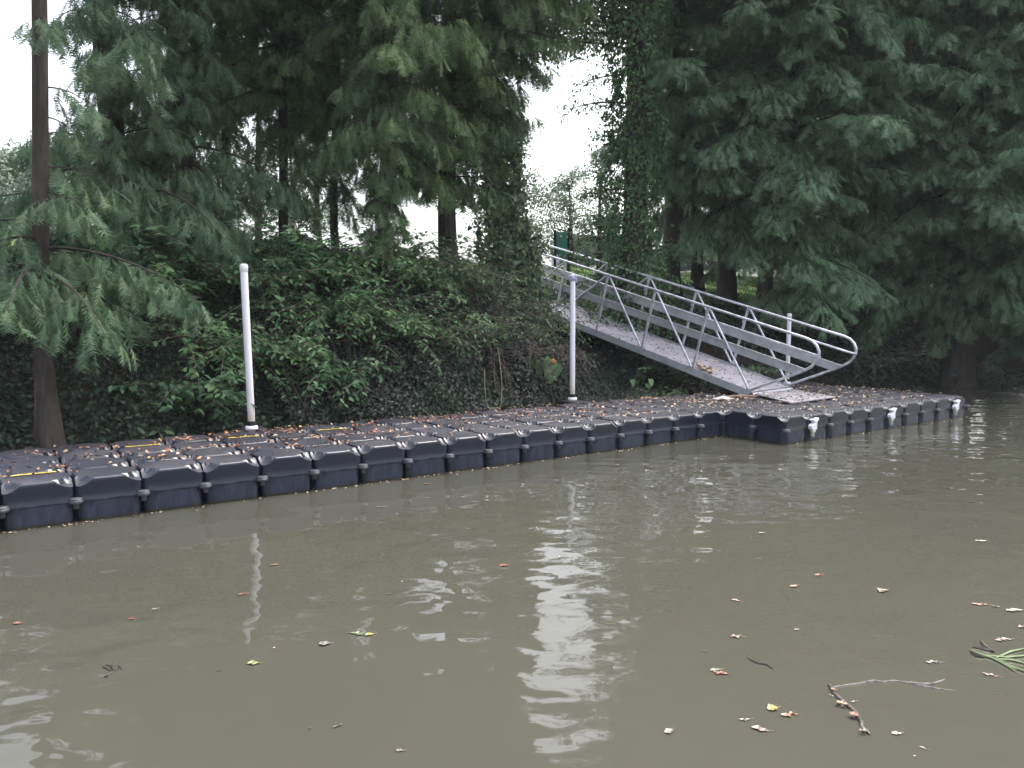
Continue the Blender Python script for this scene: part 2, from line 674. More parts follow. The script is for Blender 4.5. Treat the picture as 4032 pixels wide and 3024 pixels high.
# broad leaf: folded, pointed oval
LEAF6 = (np.array([(0, 0, 0), (.35, .24, .05), (.7, .17, .03), (1, 0, -.08), (.7, -.17, .03), (.35, -.24, .05)]),
         np.array([(0, 3, 1), (1, 3, 2), (0, 5, 3), (5, 4, 3)]))
LEAF4 = (np.array([(0, 0, 0), (.5, .33, .08), (1, 0, -.05), (.5, -.33, .08)]), np.array([(0, 2, 1), (0, 3, 2)]))
HEART = (np.array([(0, 0, 0), (-.12, .28, .04), (.2, .42, .05), (.6, .28, .02), (1, 0, -.1), (.6, -.28, .02), (.2, -.42, .05), (-.12, -.28, .04)]),
         np.array([(0, 2, 1), (0, 3, 2), (0, 4, 3), (0, 5, 4), (0, 6, 5), (0, 7, 6)]))


# ------------------------------------------------------------------ terrain
def bank_h(s):
    """height of the top of the steep bank"""
    a = 1 / (1 + np.exp((s - 6.2) * 1.6))
    return 1.72 + 0.75 * a - .75 / (1 + np.exp((s + .3) * 2.0))


def ground_z(s, t):
    s = np.asarray(s, float)
    t = np.asarray(t, float)
    shore = 2.25 + 0.18 * np.sin(s * .9) + .10 * np.sin(s * 2.3 + 1) + np.clip((s - 13.5) * .12, 0, .9)
    tau = t - shore
    B = bank_h(s)
    hol = 1 / (1 + np.exp(-(s - 8.1) * 3)) * (1 / (1 + np.exp((s - 12.6) * 2)))
    x = np.clip(tau / (3.6 + 1.1 * hol), 0, 1)
    sm = (x ** .8) * (1 - x) * 1.1 * (1 - hol) + x * x * (3 - 2 * x) * 1.0
    sm = np.clip(sm, 0, 1)
    z = np.where(tau < 0, np.maximum(tau * .6, -1.2), B * sm + .02)
    z = z + np.clip(t - 6.0, 0, 8.0) * ((3.45 - B) / 8.0)
    z = z + .04 * np.sin(s * 3.1 + t * 1.7) * np.clip(tau, 0, 1) + .03 * np.sin(s * 5.3 - t * 4.1) * np.clip(tau, 0, 1)
    return z


def gz(s, t):
    return float(ground_z(s, t))


def gzw(x, y):
    s, t = W2D(x, y)
    return gz(s, t)


ss = np.concatenate([np.linspace(-400, -14, 12), np.linspace(-12, 34, 231), np.linspace(36, 500, 14)])
tt = np.concatenate([np.array([-400, -200, -80, -30, -10, -3, 0, 1.2]), np.linspace(1.6, 8, 60), np.linspace(8.4, 24, 36), np.array([28, 36, 60, 120, 500])])
Sg, Tg = np.meshgrid(ss, tt, indexing='ij')
Zg = ground_z(Sg, Tg)
Vg = np.stack([DO[0] + Sg * DD[0] + Tg * DM[0], DO[1] + Sg * DD[1] + Tg * DM[1], Zg], -1).reshape(-1, 3)
ni, nj = Sg.shape
ii, jj = np.meshgrid(np.arange(ni - 1), np.arange(nj - 1), indexing='ij')
k0 = (ii * nj + jj).ravel()
Fg = np.stack([k0, k0 + nj, k0 + nj + 1, k0 + 1], -1)
g_o = npmesh('ground', Vg, Fg, M['ground'], smooth=True)
tag(g_o, kind='structure')

wb = MB()
wb.add([(-400, -400, 0), (400, -400, 0), (400, 400, 0), (-400, 400, 0)], [(0, 1, 2, 3)])
tag(wb.build('water', M['water']), kind='structure')

rd = MB()
a_, b_ = D2W(-60, 15.5, 3.47), D2W(120, 15.5, 3.47)
c_, d_ = D2W(120, 22, 3.47), D2W(-60, 22, 3.47)
rd.add([a_, b_, c_, d_], [(0, 1, 2, 3)])
tag(rd.build('road', M['road']), kind='structure')

# ------------------------------------------------------------------ floating dock
dock = empty('floating_dock', (DO[0], DO[1], 0), 'long dark floating dock of square plastic floats along the bank', 'dock', rot=(0, 0, DA))


def outline(half, r):
    """48 points of a rounded square"""
    pts = []
    r = max(r, .004)
    c = half - r
    side = [-.86, -.6, -.2, .2, .6, .86]
    for q in range(4):
        a0 = math.pi / 2 * q
        for k in range(6):
            a = a0 + math.pi / 2 * k / 5
            cx, cy = [(c, c), (-c, c), (-c, -c), (c, -c)][q]
            pts.append((cx + r * math.cos(a), cy + r * math.sin(a)))
        for f in side:
            nxt = [(-1, 0), (0, -1), (1, 0), (0, 1)][q]
            fx = [(0, half), (-half, 0), (0, -half), (half, 0)][q]
            pts.append((fx[0] + nxt[0] * f * c, fx[1] + nxt[1] * f * c))
    return pts


def cube_mesh():
    prof = [(-.06, .2300, .08), (.0, .2390, .085), (.03, .2405, .085), (.10, .2412, .085), (.165, .2412, .085),
            (.172, .2470, .02), (.186, .2475, .018), (.193, .2440, .040),
            (.26, .2440, .038), (.285, .2440, .038), (.305, .2440, .038), (.325, .2437, .038), (.341, .2430, .038), (.3465, .2412, .039), (.3560, .2325, .040), (.3585, .2275, .042), (.3600, .217, .044),
            (.3612, .203, .045), (.362, .190, .04), (.363, .172, .035), (.364, .15, .03), (.365, .11, .03), (.3655, .05, .02)]
    V, F = [], []
    Rr, dep = .118, .072
    for z, half, r in prof:
        for x, y in outline(half, r):
            zz = z
            if z > .2:
                d = math.hypot(.247 - abs(x), .247 - abs(y))
                cut = dep * math.sqrt(max(0, 1 - (d / Rr) ** 2)) if d < Rr else 0
                zz = min(z, .366 - cut) if cut > 0.002 else z
            elif .17 < z < .2:
                zz = z + .004 * math.sin(x * 26) + .004 * math.sin(y * 26)
            V.append((x, y, zz))
    n = 48
    for i in range(len(prof) - 1):
        for k in range(n):
            j = (k + 1) % n
            F.append((i * n + k, i * n + j, i * n + n + j, i * n + n + k))
    F.append(tuple(range((len(prof) - 1) * n, len(prof) * n)))
    F.append(tuple(range(n - 1, -1, -1)))
    return V, F


cv, cf = cube_mesh()
cells = []
for i in range(-4, 16):
    for j in range(4):
        cells.append((i * .5 + .25, j * .5 + .25))
for i in range(16, 26):
    for j in range(-2, 4):
        cells.append((i * .5 + .25, j * .5 + .25))
cw = {c: D2W(*c) for c in cells}
rng0 = random.Random(4)


def cell_key(c):
    p = cw[c]
    if p[0] / max(p[1], .1) < -.72:
        return 1e3 + np.linalg.norm(p[:2])
    front = c[1] < .3 if c[0] < 8 else c[1] < -.7
    return np.linalg.norm(p[:2]) - (50 if front else 0)


cells.sort(key=cell_key)
proto = None
cube_of = {}
rest = MB()
for n_, (s_, t_) in enumerate(cells):
    tz = rng0.uniform(-.006, .006)
    rx, ry = rng0.uniform(-.010, .010), rng0.uniform(-.010, .010)
    if n_ < 100:
        if proto is None:
            mb = MB()
            mb.add(cv, cf)
            proto = mb.build('float_cube', M['dock'], dock, smooth=True, sharp=28)
            o = proto
        else:
            o = proto.copy()
            C.objects.link(o)
            o.parent = dock
        o.location = (s_, t_, tz)
        o.rotation_euler = (rx, ry, rng0.uniform(-.006, .006))
        cube_of[(round(s_, 2), round(t_, 2))] = o
    else:
        rest.add([(x + s_, y + t_, z + tz) for x, y, z in cv], cf)
ro = rest.build('float_cube', M['dock'], dock, smooth=True, sharp=28)
tag(ro, kind='stuff')

# connector pins along the outer edge (disc + neck + nut), each under the dock
pm = MB()
pm.lathe([(.012, .206), (.040, .206), (.046, .201), (.046, .188), (.052, .184), (.052, .168), (.046, .164), (.022, .160), (.022, .122), (.019, .118)], 20)
pin = None
pin_spots = [(i * .5, -.012) for i in range(-3, 16)] + [(8 + i * .5, -1.012) for i in (0, 2, 3, 4, 6, 7, 8, 10)] + [(7.99, -.5)]
for x, y in pin_spots:
    if pin is None:
        pin = pm.build('connector_pin', M['pin'], dock, smooth=True)
        o = pin
    else:
        o = pin.copy()
        C.objects.link(o)
        o.parent = dock
    o.location = (x, y, 0)

# yellow warning strips on three floats
for s_, t_, lit in ((-.25, .25, 1), (.75, 1.25, 0), (2.75, 1.25, 0), (1.75, 1.25, 0)):
    c = cube_of.get((round(s_, 2), round(t_, 2)))
    m_ = MB()
    m_.box(-.165, .155, .128, .163, .3715, .3745)
    if c is None:
        c = dock
        continue
    st = m_.build('label_strip', M['yellow'], c)
    st.rotation_euler = (R(0.5), 0, 0)
    ink = MB()
    x = -.10
    rr = random.Random(7)
    for q in range(13):
        if q == 4:
            x += .018
            continue
        wd = .009 if q % 3 else .006
        ink.box(x, x + wd, .135, .158, .3748, .3752)
        if q % 2:
            ink.box(x + wd, x + wd + .004, .142, .15, .3748, .3752)
        x += .0155
    # dark lettering band, illegible in the photograph

    for v in range(len(ink.v)):
        pass
    io = ink.build('label_strip_text', M['ink'], c)
    io.rotation_euler = (R(0.5), 0, 0)

# white cleats on the projecting part
cl_poly = [(-.045, .162), (.058, .160), (.060, .236), (.066, .262), (.098, .292), (.104, .306), (.096, .318), (.080, .316), (.040, .302),
           (.006, .302), (-.022, .308), (-.036, .302), (-.036, .288), (-.020, .276), (.004, .268), (.012, .256), (-.010, .246),
           (-.046, .232), (-.062, .216), (-.058, .186)]
clp = None
for sx_ in (8.55, 10.55, 12.55):
    if clp is None:
        m_ = MB()
        m_.prism(cl_poly, -.030, .030)
        clp = m_.build('cleat', M['white'], dock)
        bv = clp.modifiers.new('bevel', 'BEVEL')
        bv.width = .006
        bv.segments = 2
        bo = MB()
        bo.lathe([(.030, .158), (.038, .150), (.036, .128), (.024, .122), (.026, .085), (.018, .066)], 14)
        clb = bo.build('cleat_bolt', M['bolt'], clp, smooth=True)
        o = clp
    else:
        o = clp.copy()
        C.objects.link(o)
        o.parent = dock
        b2 = clb.copy()
        C.objects.link(b2)
        b2.parent = o
    o.location = (sx_, -1.035, 0)

# guide plates + collars holding the poles
PS = [(2.02, 2.02), (7.08, 2.20), (12.62, 2.12)]
for s_, t_ in PS:
    pl = MB()
    pl.box(s_ - .17, s_ + .17, 1.96, t_ + .14, .345, .372, .008)
    pl.build('pole_guide_plate', M['black'], dock)

# ------------------------------------------------------------------ mooring poles
poles = [
    ((-3.033, 8.880), (-.035, 0.0), 1.905, 'white plastic pole with round cap leaning slightly left at the bushy end of the dock', 0),
    ((0.955, 12.14), (-.002, 0), 1.945, 'white plastic pole topped with a wrapped lilac cloth beside the ramp', 1),
    ((5.44, 15.17), (0.01, 0), 1.39, 'shorter white plastic pole behind the lower end of the ramp', 2)]
prot = {}
for k, ((x, y), lean, hh, lab, kd) in enumerate(poles):
    z0 = .372
    e = empty('mooring_pole', (x, y, z0), lab, 'pole', 'white poles holding the dock')
    r_ = .041
    pb = MB()
    pb.tube([(0, 0, -.5), (0, 0, .13), (lean[0] * .5, 0, hh * .5), (lean[0], 0, hh - .03)], r_, 20)
    p = pb.build('pipe', M['pvc'], e, smooth=True)
    cb = MB()
    if kd == 1:
        # crumpled cloth tied round the top
        rr = np.random.default_rng(3)
        V, F = [], []
        rings = [(.046, -.085), (.060, -.075), (.070, -.05), (.054, -.035), (.058, -.02), (.066, 0), (.056, .022), (.024, .032)]
        for ri, (rad, z) in enumerate(rings):
            for q in range(28):
                a = 2 * math.pi * q / 28
                rj = rad * (1 + .10 * math.sin(a * 5 + ri) + rr.normal(0, .05))
                V.append((lean[0] + rj * math.cos(a), rj * math.sin(a), hh + z + rr.normal(0, .004) - (.018 * math.sin(a) if ri < 3 else 0)))
        for i in range(len(rings) - 1):
            for q in range(28):
                j = (q + 1) % 28
                F.append((i * 28 + q, i * 28 + j, i * 28 + 28 + j, i * 28 + 28 + q))
        F.append(tuple(range(7 * 28, 8 * 28)))
        cb.add(V, F)
        cb.build('cloth_wrap', simple('lilac_cloth', (.44, .44, .62), .8, var=.25, vscale=30), e, smooth=True)
    else:
        cb.lathe([(r_ + .003, hh - .085), (r_ + .005, hh - .083), (r_ + .005, hh - .02), (r_ + .002, hh - .004), (r_ - .02, hh + .004)], 24, (lean[0], 0))
        cb.build('cap', M['white'], e, smooth=True)
    bb = MB()
    bb.lathe([(r_ + .001, .045), (r_ + .010, .048), (r_ + .010, .095), (r_ + .001, .10)], 24)
    bb.build('black_band', M['black'], e, smooth=True)
    co = MB()
    co.lathe([(r_ + .03, .002), (r_ + .034, .01), (r_ + .030, .038), (r_ + .022, .044), (r_ + .001, .046)], 26)
    co.build('collar', M['white'], e, smooth=True)

# ------------------------------------------------------------------ gangway
GU = np.array([math.cos(2.305) * math.cos(.28), math.sin(2.305) * math.cos(.28), math.sin(.28)])
GW = np.array([-math.sin(-.88), math.cos(-.88), 0])
GN = -np.cross(GU, GW)
GN /= np.linalg.norm(GN)
GY = np.cross(GN, GU)
g = empty('gangway', (0, 0, 0), 'aluminium ramp with tube rails sloping from the bank down to the dock', 'gangway')
mat = Matrix(((GU[0], GY[0], GN[0], 3.962), (GU[1], GY[1], GN[1], 12.742), (GU[2], GY[2], GN[2], .465), (0, 0, 0, 1)))
g.matrix_world = mat
GWD, GL, GH = 1.281, 1.184, 1.111
LX = GL * 5


def arcpts(c, r, a0, a1, n=8):
    return [(c[0] + r * math.cos(a0 + (a1 - a0) * i / n), c[1] + r * math.sin(a0 + (a1 - a0) * i / n)) for i in range(n + 1)]


# stringers
for y0, y1, fl in ((-.012, .045 - .04, 1), (-GWD - .005, -GWD + .012, -1)):
    m_ = MB()
    m_.box(-.03, LX + .05, y0, y1, -.125, 0.0)
    fy0, fy1 = (y0 - .035, y0) if fl == 1 else (y1, y1 + .035)
    m_.box(-.03, LX + .05, fy0, fy1, -.125, -.117)
    m_.build('stringer', M['alu_dull'], g)
m_ = MB()
m_.box(-.01, LX + .05, -GWD + .0125, -.0125, -.040, -.022)
m_.build('deck', M['deck'], g)
m_ = MB()
for q in range(8):
    x = .3 + q * .78
    m_.box(x, x + .04, -GWD + .05, -.05, -.11, -.042)
m_.build('cross_beams', M['alu_dull'], g)
hm = MB()
hm.tube([(-.055, .02, -.055), (-.055, -GWD - .02, -.055)], .03, 12)
hm.build('hinge_tube', M['alu'], g, smooth=True)
hm = MB()
hm.tube([(-.05, .018, -.055), (-.05, .034, -.055)], .036, 16)
hm.tube([(-.05, .034, -.055), (-.05, .040, -.055)], .020, 12)
hm.build('hinge_cap', M['black'], g, smooth=True)
# rails: lower loop, straight, upper loop
low = [(0.0, .01), (-.45, .352), (-.70, .545)] + [(-.80, .625), (-.885, .71), (-.935, .80), (-.955, .89), (-.935, .975), (-.875, 1.05), (-.79, 1.096), (-.68, 1.113)]
prof = low + [(x, 1.112) for x in np.linspace(0, LX, 6)] + [(LX - x, z) for x, z in low[::-1]]
for side, y in ((0, 0.0), (1, -GWD)):
    m_ = MB()
    m_.tube([(x, y, z) for x, z in prof], .0225, 12)
    hr = m_.build('handrail', M['alu'], g, smooth=True)
    yi = y - .07 if side == 0 else y + .07
    m_ = MB()
    m_.tube([(-.955, y, .895), (-.955, yi * .4 + y * .6, .893), (-.90, yi, .893), (LX + .90, yi, .893), (LX + .955, yi * .4 + y * .6, .893), (LX + .955, y, .895)], .019, 10)
    m_.build('grab_rail', M['alu'], g, smooth=True)
    yb = y - .030 if side == 0 else y + .030
    m_ = MB()
    x0 = -.70
    m_.add([(-.80, yb - .006, .635), (-.655, yb - .006, .505), (LX + .655, yb - .006, .505), (LX + .80, yb - .006, .635),
            (-.80, yb + .006, .635), (-.655, yb + .006, .505), (LX + .655, yb + .006, .505), (LX + .80, yb + .006, .635)],
           [(0, 1, 2, 3), (7, 6, 5, 4), (0, 4, 5, 1), (1, 5, 6, 2), (2, 6, 7, 3), (3, 7, 4, 0)])
    m_.box(-.80, LX + .80, yb - .016, yb + .016, .6355, .643)
    m_.build('side_board', M['alu_dull'], g)
    for j in (0, 1, 2, 3):
        x = (4 - j) * GL
        m_ = MB()
        m_.box(x - .018, x + .018, y - .018, y + .018, 0.003, 1.092)
        m_.build('post', M['alu'], g)
        br = MB()
        sg = -1 if side == 0 else 1
        br.tube([(x, y + sg * .019, .83), (x, y + sg * .06, .82), (x, y + sg * .07, .845), (x, y + sg * .07, .873)], .007, 6)
        br.build('rail_bracket', M['alu'], g)
    for (ja, jb) in ((1, 2), (2, 3), (3, 4), (1, 0), (0, -1)):
        xa, xb = (4 - ja) * GL, (4 - jb) * GL
        sgn = 1 if xb > xa else -1
        m_ = MB()
        m_.tube([(xa + sgn * .035, y, 1.09), (xb - sgn * .04, y, .012)], .019, 10)
        m_.build('diagonal_brace', M['alu'], g, smooth=True)

# hinged flap down to the dock
fl = MB()
A0 = Vector((9.945 + .02, .955, .418))
A1 = Vector((11.16, 1.03, .418))
B0, B1 = Vector((9.42, -.10, .392)), Vector((10.80, .02, .392))
vv = []
for p in (A0, A1, B1, B0):
    q = D2W(p.x, p.y, p.z)
    vv.append(q)
inv = mat.inverted()
vt = [inv @ Vector(q) for q in vv]
vb = [inv @ Vector((q[0], q[1], q[2] - .016)) for q in vv]
fl.add([tuple(v) for v in vt + vb], [(3, 2, 1, 0), (4, 5, 6, 7), (0, 1, 5, 4), (1, 2, 6, 5), (2, 3, 7, 6), (3, 0, 4, 7)])
flo = fl.build('transition_flap', M['deck'], g)

# timber scraps under the ramp end
for k, (s_, t_, dx, rz, lab) in enumerate(((9.55, 1.05, .55, .05, 'dark timber scrap lying on the dock under the low end of the ramp'),
                                           (9.72, .93, .42, -.12, 'reddish timber scrap poking out in front of the ramp hinge'))):
    m_ = MB()
    m_.box(-dx / 2, dx / 2, -.05, .05, 0, .032, .004)
    o = m_.build('timber_scrap', M['board'])
    p = D2W(s_, t_, .3725 + k * 0)
    o.location = p
    o.rotation_euler = (0, 0, DA + rz)
    tag(o, lab, 'timber')
m_ = MB()
m_.add([(-.14, -.06, 0), (.12, -.08, .004), (.17, .05, 0), (-.02, .09, .01), (-.17, .03, .004), (0, 0, .055)],
       [(0, 1, 5), (1, 2, 5), (2, 3, 5), (3, 4, 5), (4, 0, 5), (4, 3, 2, 1, 0)])
o = m_.build('crumpled_bag', simple('pale_plastic', (.5, .48, .48), .5, var=.2))
o.location = D2W(9.18, .98, .374)
tag(o, 'small pale crumpled plastic scrap beside the low end of the ramp', 'litter')

# ------------------------------------------------------------------ landing at the top of the ramp
lm = empty('landing_platform', D2W(8.6, 6.9, 0), 'low timber and concrete landing joined to the top of the ramp', 'platform', rot=(0, 0, DA))
m_ = MB()
m_.box(-1.5, 2.1, -.1, 1.9, 2.00, 2.085)
m_.build('platform_slab', M['landing'], lm)
m_ = MB()
m_.box(-1.5, .6, -.16, -.103, 1.86, 2.06)
m_.build('fascia_board', M['board'], lm)
for x in (-1.3, -.2, 1.6):
    m_ = MB()
    m_.box(x - .07, x + .07, .1, .24, 1.2, 1.998)
    m_.build('platform_leg', M['board'], lm)

# ------------------------------------------------------------------ leaf litter on the dock and the ramp
rng = np.random.default_rng(11)


def litter(name, mat_, P, size, rngl, parent=None, tilt=.35, origin=(0, 0, 0)):
    c = Cloud()
    k = len(P)
    a = rngl.uniform(0, 2 * math.pi, k)
    d = np.stack([np.cos(a), np.sin(a), rngl.normal(0, tilt * .5, k)], -1)
    X, Y, Z = axes_from(d, rngl, tilt)
    S = rngl.uniform(size[0], size[1], k)
    TV = LEAF6[0].copy()
    TV[:, 2] *= 2.2
    TV[:, 0] -= .5
    c.put(TV, LEAF6[1], P, X, Y, Z, np.stack([S, S * rngl.uniform(.6, 1.6, k), S], -1))
    return c.build(name, mat_, parent, origin)


def on_dock(S_, T_):
    ok = ((S_ > -2) & (S_ < 13) & (T_ > .02) & (T_ < 1.98)) | ((S_ > 8.02) & (S_ < 12.98) & (T_ > -.97) & (T_ <= .02))
    return ok


def dockpts(S_, T_, z=.378):
    ok = on_dock(S_, T_)
    S_, T_ = S_[ok], T_[ok]
    q = DO[None] + S_[:, None] * DD[None] + T_[:, None] * DM[None]
    # lower where two floats meet at the corners
    fs, ft = np.abs((S_ / .5) - np.round(S_ / .5)) * .5, np.abs((T_ / .5) - np.round(T_ / .5)) * .5
    dz = -.05 * np.clip(1 - np.hypot(fs, ft) / .1, 0, 1)
    return np.concatenate([q, (z + dz + rng.uniform(0, .012, len(S_)))[:, None]], 1)


# brown leaves: patches along the seams of the middle of the dock
S_, T_ = [], []
for _ in range(185):
    s0 = rng.uniform(-2, 8.8)
    t0 = rng.choice([.5, 1.0, 1.5, 1.0, 1.5, 1.75]) + rng.normal(0, .07)
    if s0 < 0.6 and rng.random() < .45:
        continue
    n_ = rng.integers(1, 11 if s0 < 5.5 else 5)
    S_.append(s0 + rng.normal(0, .13, n_))
    T_.append(t0 + rng.normal(0, .05, n_))
S_.append(rng.uniform(-2, 9, 330))
T_.append(rng.uniform(.05, 1.95, 330) ** 1.0)
tag(litter('brown_leaf_litter', M['litter_brown'], dockpts(np.concatenate(S_), np.concatenate(T_)), (.022, .06), rng),
    'brown and orange fallen leaves scattered over the middle of the dock', 'leaf litter', kind='stuff')
S_ = np.concatenate([rng.uniform(5.5, 13, 380), rng.uniform(8, 13, 700), rng.normal(8.8, .5, 130), rng.uniform(-1.5, 5.5, 120)])
T_ = np.concatenate([rng.uniform(.05, 1.95, 380), rng.uniform(-.95, 1.95, 700), rng.normal(.9, .4, 130), rng.uniform(.3, 1.95, 120)])
tag(litter('tan_leaf_litter', M['litter_tan'], dockpts(S_, T_), (.025, .065), rng),
    'pale tan fallen leaves scattered over the wide end of the dock', 'leaf litter', kind='stuff')
# ramp deck debris (kept on the ramp)
k = 900
xs = rng.uniform(0, LX, k)
ys = -np.where(rng.random(k) < .45, rng.choice([.06, GWD - .06], k) + rng.normal(0, .03, k), rng.uniform(.05, GWD - .05, k))
ys = np.clip(ys, -GWD + .03, -.03)
P = np.array([3.962, 12.742, .465])[None] + xs[:, None] * GU + ys[:, None] * GY + (-.018 + rng.uniform(0, .006, k))[:, None] * GN
fs_ = rng.uniform(0, 1, 260)
ft_ = rng.uniform(0, 1, 260)
v4 = [np.array(v) for v in vv]
Pf = (1 - ft_)[:, None] * ((1 - fs_)[:, None] * v4[0] + fs_[:, None] * v4[1]) + ft_[:, None] * ((1 - fs_)[:, None] * v4[3] + fs_[:, None] * v4[2]) + np.array([0, 0, .006])
tag(litter('ramp_debris', M['specks'], np.concatenate([P, Pf]), (.015, .05), rng, tilt=.2),
    'small dark leaf bits and twigs littering the ramp walkway', 'leaf litter', kind='stuff')
k = 60
xs = 1.05 + rng.normal(0, .12, k)
ys = -.17 + rng.normal(0, .05, k)
P = np.array([3.962, 12.742, .465])[None] + xs[:, None] * GU + ys[:, None] * GY + (.0 + rng.uniform(-.01, .06, k))[:, None] * GN
tag(litter('dry_leaf_pile', M['litter_tan'], P, (.06, .10), rng, tilt=.8),
    'heap of dry orange-tan leaves on the ramp walkway near its lower end', 'leaf pile')
# foam and bits along the waterline of the floats
S_ = np.concatenate([rng.uniform(-1.5, 8, 200), rng.uniform(8, 13, 60)])
T_ = np.concatenate([-.02 - rng.exponential(.02, 200), -1.02 - rng.exponential(.02, 60)])
q = DO[None] + S_[:, None] * DD[None] + T_[:, None] * DM[None]
tag(litter('waterline_debris', M['litter_tan'], np.concatenate([q, np.full((len(q), 1), .006)], 1), (.008, .04), rng, tilt=.05),
    'specks of leaf and foam gathered along the waterline of the floats', 'debris', kind='stuff')


# ------------------------------------------------------------------ trees
def bez(p0, d0, L, droop, n=7):
    """limb path from p0 in direction d0 (unit), length L, bending down"""
    out = [np.array(p0, float)]
    d = np.array(d0, float)
    st = L / (n - 1)
    for i in range(n - 1):
        d = d + np.array([0, 0, -droop / (n - 1)])
        d /= np.linalg.norm(d)
        out.append(out[-1] + d * st)
    return np.array(out)


def seg_tubes(paths, radii, seg=5):
    mb = MB()
    for p, r in zip(paths, radii):
        mb.tube(p, r, seg, cap=False)
    return mb


def trunk_mesh(mb, base, height, r0, r1, lean=(0, 0), flare=1.8, flutes=0, seed=0, seg=16, wob=.06):
    rr = np.random.default_rng(seed)
    n = 22
    V, F = [], []
    ph = rr.uniform(0, 6, 4)
    for i in range(n):
        f = (i / (n - 1)) ** 1.5
        z = f * height
        r = r0 + (r1 - r0) * f
        fl = 1 + (flare - 1) * math.exp(-z / .45)
        cx = lean[0] * f + wob * math.sin(z * .7 + ph[0]) * min(1, z)
        cy = lean[1] * f + wob * math.sin(z * .6 + ph[1]) * min(1, z)
        for k in range(seg):
            a = 2 * math.pi * k / seg
            fu = 1 + (.22 * math.exp(-z / .6) * math.sin(a * flutes + ph[2]) if flutes else 0) + .04 * math.sin(a * 3 + z * 2 + ph[3])
            rad = r * fl * fu
            V.append((base[0] + cx + rad * math.cos(a), base[1] + cy + rad * math.sin(a), base[2] + z - .25))
    for i in range(n - 1):
        for k in range(seg):
            j = (k + 1) % seg
            F.append((i * seg + k, i * seg + j, i * seg + seg + j, i * seg + seg + k))
    mb.add(V, F)

    def centre(z):
        f = max(0, min(1, (z + .25) / height))
        zz = z + .25
        return np.array([base[0] + lean[0] * f + wob * math.sin(zz * .7 + ph[0]) * min(1, zz), base[1] + lean[1] * f + wob * math.sin(zz * .6 + ph[1]) * min(1, zz), base[2] + z])
    return centre


